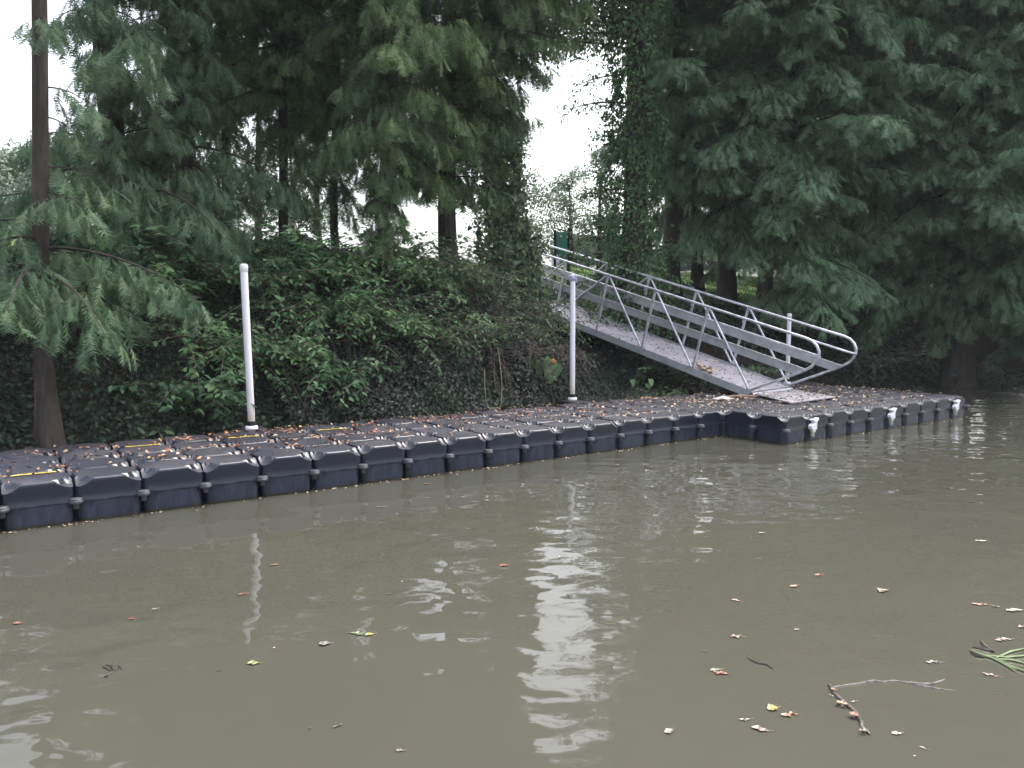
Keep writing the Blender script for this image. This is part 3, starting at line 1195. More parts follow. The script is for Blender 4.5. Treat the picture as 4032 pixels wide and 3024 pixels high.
def cypress(label, base, height, r0, z0, lenf, nl, mat_, seed, hang=.6, sector=None, spray=.30, lean=(0, 0), flare=1.8,
            flutes=0, r1=.05, bark='bark', group='feathery cypress trees on the bank', dens=1.0, up0=.25, bend=.9, zmax=None,
            name='cypress_tree', explicit=(), small=False, cat='tree', skip=None):
    """lenf(zrel) -> limb length, z measured above the base; sector=(azimuth, halfwidth, weight)"""
    rg = np.random.default_rng(seed)
    base = np.array(base, float)
    e = empty(name, tuple(base), label, cat, group)
    tb = MB()
    cen = trunk_mesh(tb, (0, 0, 0), height, r0, r1, lean, flare, flutes, seed)
    limbs = []
    ztop = zmax or height * .97
    nl = int(nl * 1.9)
    spray *= .78
    for i in range(nl):
        z = z0 + (ztop - z0) * (i + rg.uniform(0, 1)) / nl
        az = i * 2.399 + rg.uniform(-.4, .4)
        if sector:
            dlt = (az - sector[0] + math.pi) % (2 * math.pi) - math.pi
            if abs(dlt) > sector[1] and rg.random() < sector[2]:
                az = sector[0] + rg.uniform(-sector[1], sector[1])
        L = lenf(z) * rg.uniform(.7, 1.15)
        if skip and skip(z, az):
            continue
        L *= .55 + .5 * rg.random() if rg.random() < .5 else 1.0
        limbs.append((z, az, L, up0 + rg.uniform(-.35, .4), bend * rg.uniform(.5, 1.5)))
    limbs += list(explicit)
    cl = Cloud()
    bm = tb if seed == 1 else MB()
    for z, az, L, up, bd in limbs:
        c0 = cen(z)
        d0 = unit(np.array([math.cos(az), math.sin(az), up]))
        pth = bez(c0, d0, L, bd, 8)
        bm.tube(pth, list(np.linspace(.006 + .009 * L, .003, 8)), 5, cap=False)
        # side branches
        ns = int(max(5, L / .085) * dens)
        fr = np.linspace(.08, .99, ns)
        for q, f in enumerate(fr):
            idx = f * 7
            i0 = min(6, int(idx))
            p = pth[i0] + (pth[i0 + 1] - pth[i0]) * (idx - i0)
            dl = unit(pth[i0 + 1] - pth[i0])
            sgn = 1 if q % 2 else -1
            lat = unit(np.cross(dl, [0, 0, 1])) * sgn
            sl_ = (.16 + .34 * L * (1 - f) ** .75 * (.35 + .65 * min(1, f * 3))) * rg.uniform(.7, 1.25)
            sl_ = min(sl_, .95)
            d = unit(dl * .65 + lat * rg.uniform(.6, 1.0) + np.array([0, 0, rg.uniform(-.55, .35)]))
            npt = max(2, int(sl_ / .055))
            pp = bez(p, d, sl_, .35 + hang * .7, npt + 1)
            k = npt
            tang = unit(pp[1:] - pp[:-1])
            pos = pp[:-1] + (pp[1:] - pp[:-1]) * rg.uniform(0, 1, (k, 1))
            lt = np.cross(tang, np.tile([0, 0, 1.0], (k, 1)))
            sg = np.where(np.arange(k) % 2 == 0, 1, -1)[:, None]
            dirs = tang * (.8 - .35 * min(1, hang)) + lt * sg * (.75 - .3 * min(1, hang)) + np.stack([rg.normal(0, .22, k), rg.normal(0, .22, k), -hang * rg.uniform(.4, 1.6, k)], -1)
            X, Y, Z = axes_from(dirs, rg, .45)
            S = spray * rg.uniform(.65, 1.25, k)
            T = (FRS if small else FR)
            tv, tf = T[rg.integers(0, len(T))]
            cl.put(tv, tf, pos, X, Y, Z, S)
            # tip
            X, Y, Z = axes_from(tang[-1:] + np.array([[0, 0, -.3 * hang]]), rg, .3)
            cl.put(tv, tf, pp[-1:], X, Y, Z, np.array([spray * 1.05]))
        tdir = unit(pth[-1] - pth[-2])[None] + np.array([[0, 0, -.3 * hang]])
        X, Y, Z = axes_from(np.repeat(tdir, 3, 0) + rg.normal(0, .25, (3, 3)), rg, .4)
        cl.put(*FR[0], np.repeat(pth[-1:], 3, 0), X, Y, Z, np.full(3, spray * 1.1))
    tb.build('trunk', M[bark], e, smooth=True)
    if bm is not tb:
        bm.build('limbs', M['bark'], e, smooth=True)
    co = cl.build('crown', mat_, e)
    return e, cl.n


NV = 0


def WX(Dx, dist):
    """world x for a column of the photograph at a distance along y"""
    return (Dx - 1106) / 1660.0 * dist


def tree(label, Dx, dist, height, r0, z0, lenf, nl, mat_, seed, **k):
    global NV
    x = WX(Dx, dist)
    b = (x, dist, gzw(x, dist))
    e, n = cypress(label, b, height, r0, z0, lenf, nl, mat_, seed, **k)
    NV += n
    return e


SOUTH = -math.pi / 2
rnd = random.Random(8)
# --- left: slim dark trunk with flared base and thin boughs
tree('slim dark trunk with flared foot rising at the far left of the dock', 98, 8.15, 12, .088, 1.7,
     lambda z: 1.25 if z < 3.0 else (.7 if z < 6 else 1.1), 34,
     M['cyp_dark'], 1, hang=.8, flare=2.6, flutes=5, spray=.28, bark='bark',
     skip=lambda z, az: (3.0 < z < 6.2 and rnd.random() < .5) or (z > 6.2 and (rnd.random() < .6)) or (math.cos(az) < -.3 and rnd.random() < .6), lean=(.22, 0), explicit=[(2.0, SOUTH + .3, 1.3, .1, .9), (2.3, SOUTH - .3, 1.2, .1, .9), (1.9, -.7, 1.7, .05, .8), (2.2, 0, 1.8, .1, .8)])
# --- big dark cypress
tree('broad dark cypress with low drooping boughs behind the left of the dock', 262, 10.6, 13, .17, .4,
     lambda z: 2.0 if z < 2.0 else (1.25 if z < 5 else 1.6), 66, M['cyp_dark'], 2, hang=1.0, spray=.30, sector=(SOUTH, 1.7, .6), skip=lambda z, az: z > 1.4 and math.cos(az) < -.2)
tree('second dark cypress with a dense hanging crown right of the slim trunk', 405, 11.6, 13, .16, .3,
     lambda z: 2.1 if z < 1.8 else (1.1 if z < 5 else 2.0), 64, M['cyp_dark'], 3, hang=1.05, spray=.31, sector=(SOUTH, 1.7, .5))
tree('open-crowned cypress whose boughs leave bright gaps above the hedge', 620, 13.2, 13, .075, 1.2,
     lambda z: .55 if z < 2.6 else (1.3 if z < 3.8 else 2.3), 60, M['cyp_mid'], 4, hang=.8, spray=.30, sector=(SOUTH, 1.9, .4))
tree('cypress with a high crown between the dark cypress and the bright gap', 500, 13.6, 13, .06, 1.0,
     lambda z: .6 if z < 2.4 else (1.3 if z < 4 else 1.9), 64, M['cyp_mid'], 14, hang=.8, spray=.30, sector=(SOUTH, 1.9, .4))
tree('cypress with a high drooping crown left of the pale cypress', 735, 14.4, 13, .07, 1.2,
     lambda z: .6 if z < 2.6 else (1.3 if z < 4 else 2.0), 62, M['cyp_dark'], 15, hang=.9, spray=.30, sector=(SOUTH, 1.9, .4))
tree('thin cypress wrapped in long hanging sprays left of the tall pale cypress', 838, 12.0, 11, .09, .7,
     lambda z: .42 if z < 2.0 else (1.3 if z < 5 else 1.7), 58, M['cyp_mid'], 5, hang=1.4, spray=.34, sector=(SOUTH, 1.9, .4))
tree('tall cypress with pale yellow-green comb-like boughs in the middle', 975, 13.8, 14, .17, 2.0,
     lambda z: 1.15 if z < 3 else (1.65 if z < 7 else 2.0), 78, M['cyp_mid'], 6, hang=1.0, spray=.36, sector=(SOUTH, 1.7, .4), explicit=[(4.15 + .29 * i, .15 * (-1) ** i - .1, min(1.75 + .16 * i, 3.0), .25, .6) for i in range(26)] + [(3.2 + .3 * i, -.2 * (-1) ** i, 1.35, .2, .9) for i in range(7)])
# --- right group
tree('dark cypress trunk just right of the vine-clad trunk', 1452, 18.2, 15, .22, 3.0,
     lambda z: 2.2, 44, M['cyp_right'], 7, hang=.45, spray=.36, sector=(SOUTH + .4, 1.5, .6))
tree('cypress with level layered boughs behind the middle of the ramp', 1565, 18.6, 15, .23, 2.2,
     lambda z: 2.6 if z > 3 else 1.6, 52, M['cyp_right'], 8, hang=.4, spray=.36, sector=(SOUTH, 1.6, .6), explicit=[(2.3, SOUTH, 2.6, 0, .9), (1.9, SOUTH + .7, 2.2, .1, .9), (2.6, SOUTH - .6, 2.4, 0, .9)])
tree('cypress with pale tipped boughs above the lower end of the ramp', 1700, 18.0, 15, .18, 1.9,
     lambda z: 2.9 if z > 3.3 else 1.6, 54, M['cyp_right'], 9, hang=.4, spray=.36, sector=(SOUTH, 1.6, .6), explicit=[(2.2, SOUTH - .2, 2.4, .1, .8), (1.8, SOUTH + .4, 2.3, .1, .8), (1.5, SOUTH, 2.8, 0, .7), (1.3, SOUTH - .5, 2.0, .1, .8), (2.0, SOUTH + .8, 2.4, 0, .8)])
tree('cypress at the water edge behind the curved ramp rails', 1872, 19.6, 14, .20, 1.6,
     lambda z: 2.7 if z > 3 else 1.9, 54, M['cyp_right'], 10, hang=.45, spray=.36, sector=(SOUTH, 1.6, .6), flare=2.2, flutes=6)
tree('stout cypress with a wide fluted base beyond the far end of the dock', 2065, 18.9, 15, .38, 2.2,
     lambda z: 3.2 if z > 3.4 else 1.5, 72, M['cyp_right'], 12, hang=.5, spray=.36, sector=(SOUTH, 1.6, .6), flare=1.75, flutes=7, r1=.1)
tree('cypress hanging over the water at the far right', 2290, 18.0, 14, .25, 2.6,
     lambda z: 3.2 if z > 4 else 2.0, 72, M['cyp_right'], 13, hang=.55, spray=.36, sector=(SOUTH - .6, 1.7, .6), flare=2.0, flutes=6)
print('NV', NV)

# back rows: copies of existing trees, further off
back = [(2380, 22, 9, 1.0, 0.6, 'cypress in the shade behind the stout fluted cypress'),
        (1960, 25, 12, 1.05, 2.1, 'shaded cypress seen between the two water-edge cypresses'),
        (1790, 26, 10, 1.0, 1.2, 'shaded cypress far behind the curved end of the ramp'),
        (1500, 25, 11, .95, 4.0, 'shaded cypress far behind the vine-clad trunk')]
src = {}
for o in list(C.objects):
    if o.name.startswith('cypress_tree'):
        src[len(src)] = o
order = list(src.values())


def copy_tree(o):
    r = o.copy()
    C.objects.link(r)
    for ch in o.children:
        c = ch.copy()
        C.objects.link(c)
        c.parent = r
    return r


for Dx, dist, si, sc, rz, lab in back:
    r = copy_tree(order[si])
    x = WX(Dx, dist)
    r.location = (x, dist, gzw(x, dist) - .1)
    r.rotation_euler = (0, 0, rz)
    r.scale = (sc, sc, sc)
    r['label'] = lab


# ------------------------------------------------------------------ vine covered trunk
def leafmass(P, Nrm, rngl, size, T=LEAF6, cl=None, flat=.5, down=.8):
    """leaves at P lying roughly against surface normal Nrm, pointing down"""
    cl = cl or Cloud()
    k = len(P)
    dirs = np.stack([rngl.normal(0, .6, k), rngl.normal(0, .6, k), -down + rngl.normal(0, .5, k)], -1) + Nrm * .35
    X = unit(dirs)
    U = Nrm + rngl.normal(0, flat, (k, 3))
    Y = unit(np.cross(U, X))
    Z = np.cross(X, Y)
    S = rngl.uniform(size[0], size[1], k)
    cl.put(T[0], T[1], P, X, Y, Z, S)
    return cl


rg = np.random.default_rng(77)
vx, vy = WX(1362, 16.8), 16.8
vb = (vx, vy, gzw(vx, vy))
e = empty('vine_clad_tree', vb, 'thick trunk wrapped in broad-leaved vine right of the sky gap', 'tree')
tb = MB()
trunk_mesh(tb, (0, 0, 0), 12, .30, .12, (.1, 0), 1.5, 0, 5)
k = 15000
z = rg.uniform(0, 11, k)
a = rg.uniform(0, 2 * math.pi, k)
lump = .10 * np.sin(z * 2.1 + 2 * a) + .08 * np.sin(z * 5 + a * 3)
rad = .42 + .55 * np.exp(-z / 1.1) + lump + rg.exponential(.07, k)
P = np.stack([rad * np.cos(a), rad * np.sin(a), z], -1)
Nn = np.stack([np.cos(a), np.sin(a), np.zeros(k)], -1)
leafmass(P, Nn, rg, (.07, .13)).build('vine_leaves', M['broad'], e)
# side boughs of the vine's leaves reaching into the gap
cl = Cloud()
bm = tb
for z, az, L in [(5.0, math.pi, 1.5), (5.6, math.pi - .3, 1.3), (4.3, math.pi + .2, 1.0), (3.2, math.pi, .9), (6.6, math.pi + .2, 1.9), (7.1, math.pi - .2, 2.3), (7.7, math.pi, 2.6),
                 (8.3, math.pi + .2, 2.8), (8.9, math.pi - .1, 2.8), (9.6, math.pi + .1, 2.8), (6.9, math.pi + .05, 2.4), (7.4, math.pi + .35, 2.6), (8.0, math.pi - .3, 3.0), (8.6, math.pi, 3.2), (9.3, math.pi + .3, 3.0), (10.0, math.pi - .2, 3.2), (10.6, math.pi + .2, 3.2), (6.1, math.pi + .25, 2.8), (6.4, math.pi - .05, 3.0), (6.7, math.pi + .1, 3.0), (11.0, math.pi - .1, 3.2), (11.4, math.pi + .15, 3.0), (7.7, math.pi + .1, 2.9), (8.4, math.pi - .1, 3.1), (9.0, math.pi - .35, 3.1), (2.4, math.pi - .2, 1.3), (1.8, math.pi + .3, 1.5), (1.3, math.pi, 1.3),
                 (2.0, 0.2, 1.2), (1.2, -.6, 1.3), (8, SOUTH, 1.6), (9, SOUTH + .6, 1.8), (10, SOUTH - .5, 2), (10.4, math.pi, 2.4)]:
    pth = bez((0, 0, z), unit(np.array([math.cos(az), math.sin(az), .25])), L, .6, 8)
    bm.tube(pth, list(np.linspace(.03, .006, 8)), 5, cap=False)
    n_ = int(L * (130 if z < 5.7 else 330))
    f = rg.uniform(.15, 1, n_) * 6.99
    i0 = f.astype(int)
    p = pth[i0] + (pth[i0 + 1] - pth[i0]) * (f - i0)[:, None] + rg.normal(0, .13 if z < 5.7 else .24, (n_, 3)) * np.array([1, 1, .9])
    leafmass(p, np.tile([0, -.3, .8], (n_, 1)), rg, (.07, .12), cl=cl)
bm.build('trunk', M['bark'], e, smooth=True)
cl.build('crown', M['broad'], e)

# ------------------------------------------------------------------ vine curtain at the top of the ramp
rg = np.random.default_rng(78)
cx, cy = WX(1138, 14.9), 14.9
e = empty('climbing_vine', (cx, cy, gzw(cx, cy)), 'tall curtain of green vine hanging over the top end of the ramp', 'vine')
cl = Cloud()
bm = MB()
for q in range(120):
    x0, y0 = rg.normal(-.05, .16), rg.normal(0, .25)
    ztop = rg.uniform(.7, 2.3) if rg.random() < .6 else rg.uniform(2.3, 4.8)
    x0 -= .45 * min(1, max(0, ztop - 1.6))
    if q % 3 == 0:
        ztop = rg.uniform(.7, 2.4)
        x0 = rg.normal(-.15, .28)
    zb = max(-.2, ztop - rg.uniform(1.0, 2.6))
    n_ = 9
    zz = np.linspace(ztop, zb, n_)
    xx = x0 + np.cumsum(rg.normal(0, .04, n_))
    yy = y0 + np.cumsum(rg.normal(0, .03, n_)) - .10 * (ztop - zz)
    pth = np.stack([xx, yy, zz], -1)
    bm.tube(pth, .005, 4, cap=False)
    m_ = int((ztop - zb) * 70)
    f = rg.uniform(0, n_ - 1.01, m_)
    i0 = f.astype(int)
    p = pth[i0] + (pth[i0 + 1] - pth[i0]) * (f - i0)[:, None] + rg.normal(0, .055, (m_, 3))
    leafmass(p, np.tile([0, -1, .3], (m_, 1)), rg, (.05, .11), T=HEART, cl=cl)
bm.build('stem', M['twig'], e)
cl.build('foliage', M['vine'], e)


# ------------------------------------------------------------------ ground cover on the bank
def bank_normal(S_, T_):
    h = .1
    gs = (ground_z(S_ + h, T_) - ground_z(S_ - h, T_)) / (2 * h)
    gt = (ground_z(S_, T_ + h) - ground_z(S_, T_ - h)) / (2 * h)
    n = np.stack([-gs * DD[0] - gt * DM[0], -gs * DD[1] - gt * DM[1], np.ones_like(S_)], -1)
    return unit(n)


def bankpts(S_, T_, lift):
    q = DO[None] + S_[:, None] * DD[None] + T_[:, None] * DM[None]
    z = ground_z(S_, T_)
    n = bank_normal(S_, T_)
    P = np.concatenate([q, z[:, None]], 1) + n * lift[:, None]
    return P, n


rg = np.random.default_rng(5)


def lumps(S_, T_, ph=0):
    return .5 + .5 * np.sin(S_ * 3.1 + ph + 1.3 * np.sin(T_ * 2.7)) * np.sin(T_ * 3.9 + 1.1 * np.sin(S_ * 2.2 + ph))


k = 80000
S_ = rg.uniform(-3.0, 9.6, k)
T_ = 2.12 + 4.4 * rg.uniform(0, 1, k) ** 1.25
L_ = .28 * lumps(S_, T_) * rg.uniform(0, 1, k) ** .5 + .02
L_ *= np.where(S_ > 7.2, .5, 1)
P, n = bankpts(S_, T_, L_)
cl = leafmass(P, n, rg, (.045, .09), T=LEAF4, flat=.7, down=.6)
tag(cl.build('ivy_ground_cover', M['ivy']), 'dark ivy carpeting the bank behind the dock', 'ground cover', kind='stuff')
k = 34000
S_ = rg.uniform(2.6, 10.2, k)
T_ = 2.12 + 2.6 * rg.uniform(0, 1, k) ** 1.2
L_ = .30 * lumps(S_, T_, 2) * rg.uniform(0, 1, k) ** .5 + .05
L_ *= np.where(S_ > 7.2, .45, 1)
P, n = bankpts(S_, T_, L_)
cl = leafmass(P, n, rg, (.035, .065), T=LEAF4, flat=.6, down=.6)
tag(cl.build('dusty_ground_cover', M['dusty']), 'dusty grey-brown creepers on the low bank near the ramp', 'ground cover', kind='stuff')
k = 20000
S_ = rg.uniform(9.6, 24, k)
T_ = 2.2 + 5 * rg.uniform(0, 1, k) ** 1.2
P, n = bankpts(S_, T_, .22 * lumps(S_, T_, 1) * rg.uniform(0, 1, k) ** .5 + .02)
cl = leafmass(P, n, rg, (.05, .10), T=LEAF4, flat=.6, down=.5)
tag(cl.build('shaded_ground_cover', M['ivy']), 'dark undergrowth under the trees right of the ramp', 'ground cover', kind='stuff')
# lawn
k = 60000
S_ = rg.uniform(6.0, 34, k)
T_ = rg.uniform(7.0, 15, k)
q = DO[None] + S_[:, None] * DD[None] + T_[:, None] * DM[None]
P = np.concatenate([q, ground_z(S_, T_)[:, None]], 1)
X, Y, Z = axes_from(np.tile([0, 0, 1.0], (k, 1)) + rg.normal(0, .35, (k, 3)), rg, .6, (0, 1, 0))
cl = Cloud()
cl.put(np.array([(0, -.12, 0), (0, .12, 0), (1, 0, .2)]), np.array([(0, 1, 2)]), P, X, Y, Z, rg.uniform(.05, .12, k))
tag(cl.build('grass', M['grass']), 'green lawn sloping up behind the bank', 'grass', kind='stuff')

# hedge on the bank top
rg = np.random.default_rng(9)
k = 30000
S_ = rg.uniform(-.2, 7.2, k)
u_ = rg.uniform(0, 1, k)
ang = rg.uniform(-.3, math.pi + .3, k)
hh = .40 + .12 * np.sin(S_ * 1.9) + .07 * np.sin(S_ * 5.1) + .05 * np.sin(S_ * 11)
T_ = 6.1 - .55 * np.cos(ang)
q = DO[None] + S_[:, None] * DD[None] + T_[:, None] * DM[None]
P = np.concatenate([q, (ground_z(S_, T_) * 0 + bank_h(S_) + hh * np.sin(ang) + .02)[:, None]], 1) + rg.normal(0, .035, (k, 3))
n = np.stack([-DM[0] * np.cos(ang), -DM[1] * np.cos(ang), np.sin(ang)], -1)
cl = leafmass(P, n, rg, (.05, .09), T=LEAF4, flat=.5, down=.3)
hd = empty('hedge', (0, 0, 0), 'long low dark hedge along the top of the bank', 'hedge')
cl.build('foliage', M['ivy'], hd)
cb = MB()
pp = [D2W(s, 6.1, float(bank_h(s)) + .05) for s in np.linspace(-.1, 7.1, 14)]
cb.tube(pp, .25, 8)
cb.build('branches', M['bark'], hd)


# ------------------------------------------------------------------ shrubs with arching stems
def shrub(label, s, t, nst, length, leaf, mat_, seed, az=-1.57 + DA, spread=1.2, up=(.5, 1.2), bend=1.4, T=LEAF6, name='shrub', dz=0,
          per=30, group='leafy shrubs on the bank', jitter=.035, rootw=.3, cat='shrub'):
    rg = np.random.default_rng(seed)
    p0 = D2W(s, t, gz(s, t) + dz)
    e = empty(name, tuple(p0), label, cat, group)
    cl = Cloud()
    bm = MB()
    nst = int(nst * 1.7)
    for i in range(nst):
        a = az + rg.uniform(-spread, spread)
        d = unit(np.array([math.cos(a), math.sin(a), rg.uniform(*up)]))
        L = length * rg.uniform(.5, 1.1)
        r0 = np.array([rg.normal(0, rootw), rg.normal(0, rootw * .7), rg.uniform(-.1, .1)])
        pth = bez(r0, d, L, bend * rg.uniform(.6, 1.3), 9)
        bm.tube(pth, list(np.linspace(.009, .003, 9)), 4, cap=False)
        n_ = int(L * per)
        f = np.linspace(.12, .999, n_) * 7.99
        i0 = f.astype(int)
        p = pth[i0] + (pth[i0 + 1] - pth[i0]) * (f - i0)[:, None] + rg.normal(0, jitter, (n_, 3))
        tg = unit(pth[i0 + 1] - pth[i0])
        lat = unit(np.cross(tg, np.tile([0, 0, 1.0], (n_, 1)))) * np.where(np.arange(n_) % 2, 1, -1)[:, None]
        dirs = tg * .5 + lat * .9 + np.array([0, 0, -.35]) + rg.normal(0, .25, (n_, 3))
        X = unit(dirs)
        U = np.array([0, -.15, 1.0]) + rg.normal(0, .35, (n_, 3))
        Y = unit(np.cross(U, X))
        Z = np.cross(X, Y)
        cl.put(T[0], T[1], p, X, Y, Z, leaf * rg.uniform(.6, 1.2, n_))
    bm.build('stem', M['twig'], e)
    cl.build('foliage', mat_, e)
    return e


shrub('bright young shrub with large pointed leaves reaching over the dock left of the first pole', 1.75, 2.85, 14, .95, .12, M['young'], 21, az=-2.3 + DA, spread=.9, up=(.9, 2.0), bend=1.7, rootw=.15)
shrub('leafy shrub arching behind the first white pole', 2.3, 3.4, 34, 1.5, .10, M['broad'], 22, spread=1.3)
shrub('pale-leaved low sprig drooping to the dock edge left of the first pole', 1.05, 2.6, 6, .6, .13, M['vine'], 23, az=-2.0 + DA, spread=.6, up=(.1, .5), bend=2.0, rootw=.05)
shrub('wide leafy shrub between the two nearer white poles', 3.7, 3.7, 46, 1.5, .10, M['broad'], 24, spread=1.4)
shrub('bright green shrub low on the bank right of the first pole', 3.3, 3.0, 16, .95, .10, M['young'], 25, spread=1.0, rootw=.25)
shrub('loose mid-green shrub halfway up the bank left of the ramp', 4.9, 4.2, 44, 1.4, .09, M['broad'], 26, spread=1.5)
shrub('shrub crowding the landing left of the ramp top', 6.4, 4.9, 44, 1.3, .085, M['vine'], 27, spread=1.5)
shrub('small-leaved shrub tangled under the vine curtain', 7.4, 4.6, 40, 1.3, .075, M['vine'], 28, spread=1.5, up=(.2, .9))
shrub('dark shrub in front of the hedge behind the first pole', 2.0, 5.2, 36, 1.5, .10, M['broad'], 29, spread=1.5, up=(.6, 1.5))
shrub('dark shrub in front of the hedge left of the thin cypress', 4.3, 5.6, 40, 1.5, .10, M['broad'], 30, spread=1.5, up=(.6, 1.4))
shrub('shrub at the foot of the bank beneath the vine curtain', 6.9, 3.3, 30, .9, .07, M['dusty'], 31, spread=1.4, up=(.3, 1.0))
shrub('low weeds growing under the middle of the ramp', 9.7, 2.9, 18, .7, .08, M['vine'], 32, spread=1.2, up=(.6, 1.4), rootw=.5)
shrub('leafy weeds growing up behind the ramp rails', 11.2, 3.6, 30, 1.2, .09, M['broad'], 33, spread=1.5, up=(.5, 1.3), rootw=.7)
shrub('undergrowth right of the ramp among the cypress trunks', 13.5, 4.2, 34, 1.4, .10, M['ivy'], 34, spread=1.5, rootw=.9)
shrub('low shrub behind the far left trunk', -.9, 4.2, 30, 1.3, .09, M['ivy'], 35, spread=1.5, rootw=.5)
shrub('dark-leaved shrub right of the slim flared trunk', .7, 4.3, 30, 1.3, .09, M['ivy'], 36, spread=1.5, rootw=.5)

# bare vines trailing down the bank
rg = np.random.default_rng(15)
tv = MB()
for i in range(46):
    s0, t0 = rg.uniform(2.2, 8.0), rg.uniform(3.0, 4.4)
    p = D2W(s0, t0, gz(s0, t0) + .45)
    q = D2W(s0 + rg.normal(0, .3), 2.3 + rg.uniform(-.1, .3), .35)
    n_ = 8
    pts = [p + (q - p) * f + np.array([0, 0, .25 * math.sin(math.pi * f)]) + rg.normal(0, .03, 3) for f in np.linspace(0, 1, n_)]
    tv.tube(pts, .0035, 4, cap=False)
tag(tv.build('trailing_vines', M['twig']), 'thin bare vine stems trailing down the bank', 'vines', kind='stuff')

# elephant-ear plants with big leaves
def bigleaf(label, s, t, z, n_, size, seed, yellow=False, name='elephant_ear_plant'):
    rg = np.random.default_rng(seed)
    p = D2W(s, t, 0)
    e = empty(name, (p[0], p[1], gz(s, t)), label, 'plant', 'big-leaved plants by the ramp')
    cl = Cloud()
    bm = MB()
    tips = []
    for i in range(n_):
        a = SOUTH + rg.uniform(-1.2, 1.2)
        tip = np.array([.25 * math.cos(a) + rg.normal(0, .05), .25 * math.sin(a), z + rg.uniform(-.12, .12) - gz(s, t)])
        bm.tube([np.array([0, 0, -.05]), tip * .5 + np.array([0, 0, .1]), tip], .008, 6, cap=False)
        tips.append(tip)
    tips = np.array(tips)
    X = unit(np.stack([rg.normal(0, .4, n_), -.4 + 0 * tips[:, 0], -1 + 0 * tips[:, 0]], -1))
    U = np.tile([0, -1, .3], (n_, 1)) + rg.normal(0, .25, (n_, 3))
    Y = unit(np.cross(U, X))
    cl.put(HEART[0], HEART[1], tips, X, Y, np.cross(X, Y), size * rg.uniform(.7, 1.1, n_))
    bm.build('stem', M['stem_green'], e)
    cl.build('leaf_blades', M['broad'], e)
    return e


ee = bigleaf('big heart-shaped leaves with an orange faded bloom below the vine curtain', 7.1, 2.75, .95, 4, .34, 3)
fb = MB()
rr = np.random.default_rng(2)
V, F = [], []
for i in range(7):
    for k in range(10):
        a = 2 * math.pi * k / 10
        r_ = .036 * math.sin(math.pi * (i + .4) / 7) * (1 + .25 * math.sin(3 * a + i))
        V.append((r_ * math.cos(a), r_ * math.sin(a) - .28, .37 + .10 * i / 6))
for i in range(6):
    for k in range(10):
        F.append((i * 10 + k, i * 10 + (k + 1) % 10, i * 10 + 10 + (k + 1) % 10, i * 10 + 10 + k))
fb.add(V, F)
fb.build('bloom', M['orange'], ee, smooth=True)
bigleaf('small big-leaved plant showing behind the ramp near its lower end', 11.55, 2.45, .75, 3, .17, 5)
bigleaf('pale green heart-leaved plant under the ramp', 8.9, 2.6, .58, 3, .15, 6)

# yellow cord loop standing at the dock edge
m_ = MB()
q0 = D2W(5.52, 2.06, .37)
pts = [(q0[0] - .02 + x * DD[0], q0[1] + x * DD[1], z) for x, z in ((-.17, .95), (-.17, .72), (-.15, .5), (-.10, .385), (0, .375), (.10, .385), (.12, .5), (.13, .72), (.10, 1.0), (.06, 1.25))]
m_.tube(pts, .005, 6)
tag(m_.build('cord', M['rope'], smooth=True), 'loop of yellow cord hanging down the bank onto the dock edge', 'cord')

# fallen branch by the water beyond the dock
m_ = MB()
pts = [D2W(12.2, 3.0, .28), D2W(13.0, 2.6, .36), D2W(13.8, 2.35, .3), D2W(14.6, 2.3, .12), D2W(15.4, 2.1, .02)]
m_.tube(pts, [.05, .045, .04, .03, .015], 7)
tag(m_.build('fallen_branch', M['bark'], smooth=True), 'long fallen branch lying behind the wide end of the dock', 'branch')


# ------------------------------------------------------------------ beyond the bank
def far_tree(label, Dx, dist, h, cr, z0, nleaf, mat_, seed, leaf=.22, r0=.10, name='background_tree', tall=1.0, bark='bark_red'):
    rg = np.random.default_rng(seed)
    x = WX(Dx, dist)
    e = empty(name, (x, dist, gzw(x, dist)), label, 'tree', 'trees beyond the bank')
    tb = MB()
    trunk_mesh(tb, (0, 0, 0), h * .85, r0, .03, (rg.normal(0, .2), 0), 1.3, 0, seed, 10)
    bm = MB()
    cl = Cloud()
    for i in range(26):
        z = z0 + (h - z0) * rg.uniform(0, 1)
        a = rg.uniform(0, 6.283)
        f = (z - z0) / (h - z0)
        L = cr * (.35 + .65 * math.sin(math.pi * min(1, f * .8 + .2))) * rg.uniform(.6, 1.1)
        pth = bez((0, 0, z * .9), unit(np.array([math.cos(a), math.sin(a), .5])), L, .8, 6)
        bm.tube(pth, list(np.linspace(.03, .006, 6)), 4, cap=False)
        n_ = int(nleaf * 2.2) // 26
        ff = rg.uniform(.25, 1, n_) * 4.99
        i0 = ff.astype(int)
        p = pth[i0] + (pth[i0 + 1] - pth[i0]) * (ff - i0)[:, None] + rg.normal(0, cr * .12, (n_, 3))
        leafmass(p, np.tile([0, 0, 1.0], (n_, 1)), rg, (leaf * .4, leaf * .75), T=LEAF4, cl=cl)
    tb.build('trunk', M[bark], e, smooth=True)
    bm.build('limbs', M[bark], e)
    cl.build('crown', mat_, e)


